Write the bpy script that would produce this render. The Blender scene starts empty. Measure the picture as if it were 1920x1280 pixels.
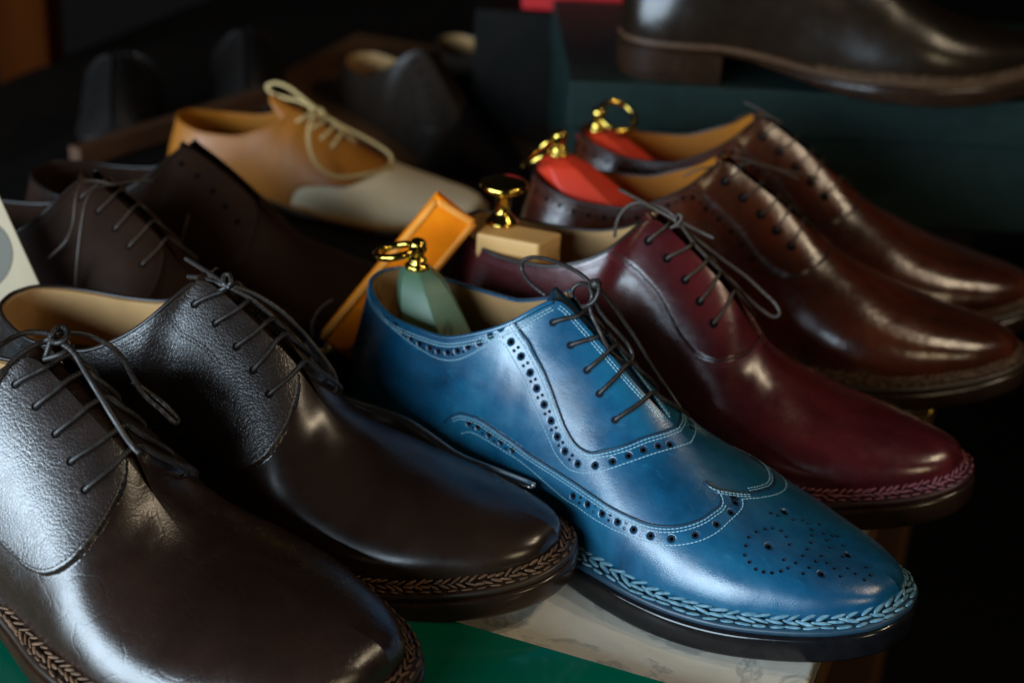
import bpy, bmesh, math, random, json
import numpy as np
from mathutils import Vector, Matrix

# ================================================================ camera, world, lamps, exposure
scene = bpy.context.scene
col = scene.collection
def look_matrix(pos, right, up, fwd):
    m = Matrix(((right[0], up[0], -fwd[0], pos[0]), (right[1], up[1], -fwd[1], pos[1]), (right[2], up[2], -fwd[2], pos[2]), (0, 0, 0, 1)))
    return m
CAM_POS = np.array([0.48978, -0.57815, 0.42754])
AZ, EL, RO = math.radians(124.5077), math.radians(26.3822), math.radians(3.8063)
_f = np.array([math.cos(EL)*math.cos(AZ), math.cos(EL)*math.sin(AZ), -math.sin(EL)])
_r0 = np.array([math.sin(AZ), -math.cos(AZ), 0]); _u0 = np.cross(_r0, _f)
_r = math.cos(RO)*_r0+math.sin(RO)*_u0; _u = -math.sin(RO)*_r0+math.cos(RO)*_u0
cd = bpy.data.cameras.new('camera'); cam = bpy.data.objects.new('camera', cd); col.objects.link(cam)
cam.matrix_world = look_matrix(CAM_POS, _r, _u, _f)
cd.sensor_width = 36; cd.lens = 3001/1920*36; cd.clip_start = .02; cd.clip_end = 50
cd.dof.use_dof = True; cd.dof.focus_distance = .685; cd.dof.aperture_fstop = 6.5
scene.camera = cam

world = bpy.data.worlds.new('World'); scene.world = world; world.use_nodes = True
bg = world.node_tree.nodes['Background']; bg.inputs[0].default_value = (.75, .85, 1, 1); bg.inputs[1].default_value = .005

def area(name, pos, target, sx, sy, power, color):
    l = bpy.data.lights.new(name, 'AREA'); l.shape = 'RECTANGLE'; l.size = sx; l.size_y = sy; l.energy = power; l.color = color
    o = bpy.data.objects.new(name, l); col.objects.link(o); o.location = pos
    o.rotation_euler = (Vector(target)-Vector(pos)).to_track_quat('-Z', 'Y').to_euler(); return o
def direction(az, el, d, c=(.1, 0, .05)):
    a, e = math.radians(az), math.radians(el)
    return (c[0]+d*math.cos(e)*math.cos(a), c[1]+d*math.cos(e)*math.sin(a), c[2]+d*math.sin(e))
# the shop window: cool daylight from the near left, low over the counter
area('window_light', direction(-100, 9, 1.9), (.1, -.02, .07), 2.1, .92, 95.0, (.66, .84, 1.0))
# two warm ceiling lamps
area('ceiling_lamp', direction(38, 50, 1.6), (.15, 0, .03), .05, .05, 2.2, (1.0, .80, .55))
area('ceiling_lamp', direction(22, 49, 1.6), (.15, 0, .03), .05, .05, 2.2, (1.0, .80, .55))
# warm shop light further along the counter
area('shop_light', direction(-15, 24, 1.8), (.0, .2, .08), .25, .35, 2.6, (1.0, .80, .48))

scene.view_settings.view_transform = 'Standard'; scene.view_settings.look = 'None'
scene.view_settings.exposure = 0; scene.view_settings.gamma = 1


def pchip(xk, yk, x):
    xk = np.asarray(xk, float); yk = np.asarray(yk, float); x = np.asarray(x, float)
    h = np.diff(xk); d = np.diff(yk)/h; n = len(xk)
    m = np.zeros(n)
    for i in range(1, n-1):
        if d[i-1]*d[i] > 0:
            w1 = 2*h[i]+h[i-1]; w2 = h[i]+2*h[i-1]
            m[i] = (w1+w2)/(w1/d[i-1]+w2/d[i])
    m[0] = d[0]; m[-1] = d[-1]
    i = np.clip(np.searchsorted(xk, x)-1, 0, n-2)
    t = (x-xk[i])/h[i]
    return ((1+2*t)*(1-t)**2*yk[i]+t*(1-t)**2*h[i]*m[i]+t*t*(3-2*t)*yk[i+1]+t*t*(t-1)*h[i]*m[i+1])

def catmull(P, n, closed=False):
    """smooth curve through the points, n samples, even arc length"""
    P = np.asarray(P, float)
    if closed: Q = np.vstack([P[-1], P, P[0], P[1]])
    else: Q = np.vstack([2*P[0]-P[1], P, 2*P[-1]-P[-2]])
    out = []
    for i in range(1, len(Q)-2):
        p0, p1, p2, p3 = Q[i-1:i+3]
        t = np.linspace(0, 1, 24, endpoint=False)[:, None]
        d1 = max(np.linalg.norm(p1-p0), 1e-9)**.5; d2 = max(np.linalg.norm(p2-p1), 1e-9)**.5; d3 = max(np.linalg.norm(p3-p2), 1e-9)**.5
        m1 = (p1-p0)/d1-(p2-p0)/(d1+d2)+(p2-p1)/d2; m2 = (p2-p1)/d2-(p3-p1)/(d2+d3)+(p3-p2)/d3
        m1 *= d2; m2 *= d2
        out.append((2*t**3-3*t*t+1)*p1+(t**3-2*t*t+t)*m1+(-2*t**3+3*t*t)*p2+(t**3-t*t)*m2)
    out.append(Q[-2:-1] if not closed else P[:1])
    C = np.vstack(out)
    return resample(C, n)

def resample(C, n):
    s = np.concatenate([[0], np.cumsum(np.linalg.norm(np.diff(C, axis=0), axis=1))])
    q = np.linspace(0, s[-1], n)
    return np.stack([np.interp(q, s, C[:, k]) for k in range(C.shape[1])], 1)

def gsmooth(A, sig):
    """gaussian smoothing along axis 0, ends held"""
    r = int(sig*3)+1; k = np.exp(-.5*(np.arange(-r, r+1)/sig)**2); k /= k.sum()
    P = np.vstack([2*A[0]-A[r:0:-1], A, 2*A[-1]-A[-2:-r-2:-1]])
    return np.stack([np.convolve(P[:, c], k, 'valid') for c in range(A.shape[1])], 1)

def unit(v): return v/np.maximum(np.linalg.norm(v, axis=-1, keepdims=True), 1e-12)

# ---------------------------------------------------------------- the last
OUT_V = [(0, 0), (.0035, -.0165), (.016, -.0285), (.04, -.0335), (.075, -.0335), (.11, -.0345), (.145, -.040), (.18, -.0485), (.21, -.0525), (.24, -.0495), (.266, -.0405), (.2885, -.0285), (.3010, -.0145), (.3045, 0)]
OUT_M = [(0, 0), (.0035, .0165), (.016, .0285), (.04, .0325), (.075, .0305), (.11, .0285), (.145, .031), (.18, .040), (.21, .0455), (.24, .043), (.266, .0345), (.2885, .0245), (.3010, .0128), (.3045, 0)]
TOP = [  # u, x, y(toward the side), z
 (0, .007, 0, .0905), (.04, .0095, -.0105, .0902), (.09, .020, -.0205, .0870), (.16, .044, -.0290, .0840), (.24, .070, -.0300, .0850), (.30, .091, -.0270, .0930), (.35, .107, -.0210, .1025),
 (.38, .115, -.0140, .1095), (.405, .1215, -.0065, .1140), (.43, .1280, -.0040, .1105), (.50, .152, -.0035, .0965), (.565, .174, -.0020, .0825), (.61, .187, 0, .0740), (.67, .205, 0, .0635), (.75, .229, 0, .0525), (.83, .250, 0, .0460), (.92, .270, 0, .0415), (1, .2825, 0, .0390)]
def _w(x, a, b): t = np.clip((x-a)/(b-a), 0, 1); return t*t*(3-2*t)
def zbot(x, spring=.011): return .021*(1-_w(x, .06, .17))+spring*np.clip((x-.215)/.09, 0, 1.2)**2
class Last:
    """one shoe last: the upper's two halves as (u, s) patches; s=0 feather line, s=1 topline / facing edge / ridge"""
    def __init__(self, p):
        self.p = p
        self.len = p.get('len', 1.); self.wid = p.get('wid', 1.); self.hei = p.get('hei', 1.)
        self.thick = p.get('thick', .014); self.point = p.get('point', 0.)
        self.dens = 2001
        self.half = {}
        for sd, O in ((-1, OUT_V), (1, OUT_M)):
            O = np.array(O, float); pt = self.point
            f = 1-pt*np.clip((O[:, 0]-.2)/.1, 0, 1)**1.5*.30
            O[:, 1] *= self.wid*f
            C = catmull(O, self.dens); fr = p.get('fore', 1.); C[:, 0] = np.where(C[:, 0] > .18, .18+(C[:, 0]-.18)*fr, C[:, 0]); C[:, 0] *= self.len
            T = np.array(p.get('top', TOP)); u = np.linspace(0, 1, self.dens)
            t3 = np.stack([pchip(T[:, 0], T[:, k], u) for k in (1, 2, 3)], 1)
            t3 = gsmooth(t3, p.get('tsm', 14))
            t3[:, 0] = np.where(t3[:, 0] > .18, .18+(t3[:, 0]-.18)*fr, t3[:, 0]); t3[:, 0] *= self.len; t3[:, 1] *= -sd*self.wid; t3[:, 2] = .02+(t3[:, 2]-.02)*self.hei
            y0 = p.get('bend', -.006)*np.exp(-((t3[:, 0]-.20)/.06)**2)      # the ridge leans a little outwards over the instep
            t3[:, 1] += y0
            tan = np.gradient(C, axis=0); tan = unit(tan); nrm = np.stack([tan[:, 1], -tan[:, 0]], 1)*(-sd)*-1
            nrm = nrm if sd == -1 else nrm
            if (nrm[self.dens//2, 1] > 0) != (sd > 0): nrm = -nrm
            nrm[0] = (-1, 0); nrm[-1] = (1, 0)
            self.half[sd] = (C, nrm, t3)
    def zf(self, x):
        x = x/self.len
        return zbot(x, self.p.get('spring', .011))+.0065+(self.thick-.0065)*_w(x, .07, .2)
    def ctrl(self, sd):
        if not hasattr(self, 'cc'): self.cc = {}
        if sd in self.cc: return self.cc[sd]
        C, N, T_ = self.half[sd]; u = np.linspace(0, 1, self.dens); nn = unit(N)
        P = np.concatenate([C, self.zf(C[:, 0])[:, None]], 1)
        tt = np.gradient(T_, axis=0); tt[:, 1] = 0; tau = unit(gsmooth(unit(tt), 25)); tau[:, 1] = 0; tau = unit(tau)
        rn = np.stack([-tau[:, 2], 0*u, tau[:, 0]], 1)                      # ridge normal
        out3 = np.concatenate([nn, 0*u[:, None]], 1); up = np.array([0, 0, 1.])
        d = P-T_; inpl = d-(d*rn).sum(1, keepdims=True)*rn
        hd = np.linalg.norm(inpl, axis=1, keepdims=True); inpl = unit(inpl)
        h = (T_[:, 2]-P[:, 2])[:, None]
        K = np.array(self.p.get('sect', SECT))
        a, lean, b, m, od = [pchip(K[:, 0], K[:, k], u)[:, None] for k in (1, 2, 3, 4, 5)]
        rear = unit(-up+od*out3); face = unit(inpl-.45*rn)                  # facings slope down from their edge
        m1 = np.clip(m, 0, 1); m2 = np.clip(m-1, 0, 1)
        dr = unit((1-m1)*rear+m1*((1-m2)*face+m2*inpl)); ln = (1-m1)*h+m1*hd
        D1 = gsmooth(a*h*(up+lean*out3), 45); D2 = b*ln*dr
        D2 = np.where(u[:, None] > .62, D2, gsmooth(D2, 45)*(1-_w(u, .55, .62)[:, None])+D2*_w(u, .55, .62)[:, None])
        self.cc[sd] = (P, P+D1, T_+D2, T_); return self.cc[sd]
    def eval(self, sd, u, s):
        """u (n,), s (m,) -> (n, m, 3)"""
        q = np.linspace(0, 1, self.dens)
        P, P1, P2, T_ = [np.stack([np.interp(u, q, A[:, k]) for k in range(3)], 1)[:, None, :] for A in self.ctrl(sd)]
        s = s[None, :, None]
        return P*(1-s)**3+3*P1*s*(1-s)**2+3*P2*s*s*(1-s)+T_*s**3
SECT = [  # u, a, lean, b, mode (0 topline, 1 facing, 2 ridge), outward flare under the topline
 (0, .34, .14, .34, 0, .14), (.10, .36, .14, .32, 0, .12), (.22, .36, .10, .30, 0, .12), (.30, .36, .07, .33, .05, .22), (.36, .44, .06, .37, .35, .48), (.40, .54, .06, .45, .75, .62),
 (.44, .56, .06, .45, 1.0, .6), (.50, .55, .06, .43, 1.15, .6), (.60, .56, .08, .48, 1.75, .6), (.68, .58, .10, .56, 2, .6), (.80, .66, .10, .62, 2, .6), (.92, .72, .12, .66, 2, .6), (1, .74, .14, .68, 2, .6)]

def grid_normals(V):
    du = np.gradient(V, axis=0); dv = np.gradient(V, axis=1)
    n = unit(np.cross(du, dv)); return n
class Skin:
    """dense sampled half of the upper, with snapping, for laying seams, stitches and holes on it"""
    def __init__(self, last, sd, n=500, m=150, disp=None):
        self.last = last; self.sd = sd
        # columns evenly spread over outline + top
        q = np.linspace(0, 1, 800); C = last.eval(sd, q, np.array([0, .5, 1.]))
        L = np.linalg.norm(np.diff(C, axis=0), axis=2).mean(1); L = np.concatenate([[0], np.cumsum(L)])
        self.u = np.interp(np.linspace(0, L[-1], n), L, q)
        self.s = np.linspace(0, 1, m)
        self.V = last.eval(sd, self.u, self.s)
        self.N = grid_normals(self.V)
        c = self.V[:, m//2]-np.array([.15, 0, .03]); 
        if (self.N[n//2, m//3, 1] > 0) != (sd > 0): self.N = -self.N
    def at(self, u, s, lift=0.):
        i = np.interp(u, self.u, np.arange(len(self.u))); j = np.asarray(s)*(len(self.s)-1)
        i0 = np.clip(i.astype(int), 0, len(self.u)-2); j0 = np.clip(j.astype(int), 0, len(self.s)-2)
        fi = (i-i0)[:, None]; fj = (j-j0)[:, None]
        g = lambda A: A[i0, j0]*(1-fi)*(1-fj)+A[i0+1, j0]*fi*(1-fj)+A[i0, j0+1]*(1-fi)*fj+A[i0+1, j0+1]*fi*fj
        P = g(self.V); N = unit(g(self.N))
        return P+lift*N, N
    def snap(self, P, lift=0.):
        V = self.V.reshape(-1, 3); N = self.N.reshape(-1, 3); out = np.empty_like(P); no = np.empty_like(P)
        for k in range(len(P)):
            i = ((V-P[k])**2).sum(1).argmin(); n = N[i]
            out[k] = P[k]-((P[k]-V[i])@n)*n+lift*n; no[k] = n
        return out, no
TOP_LOW = [  # lower heel collar, fuller instep
 (0, .006, 0, .0770), (.04, .0085, -.0105, .0768), (.09, .019, -.0205, .0755), (.16, .043, -.0290, .0735), (.24, .070, -.0305, .0760), (.30, .091, -.0285, .0860), (.35, .107, -.0235, .0985),
 (.38, .115, -.0155, .1085), (.405, .1215, -.0065, .1140), (.43, .1280, -.0040, .1115), (.50, .152, -.0035, .0985), (.565, .174, -.0020, .0820), (.61, .187, 0, .0680), (.67, .205, 0, .0545), (.75, .229, 0, .0455), (.83, .250, 0, .0425), (.92, .270, 0, .0400), (1, .2825, 0, .0390)]
TOP_MID = TOP[:3]+[(.16, .044, -.0290, .0845), (.24, .070, -.0305, .0860), (.30, .091, -.0285, .0920), (.35, .107, -.0235, .1010)]+TOP_LOW[7:]

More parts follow.
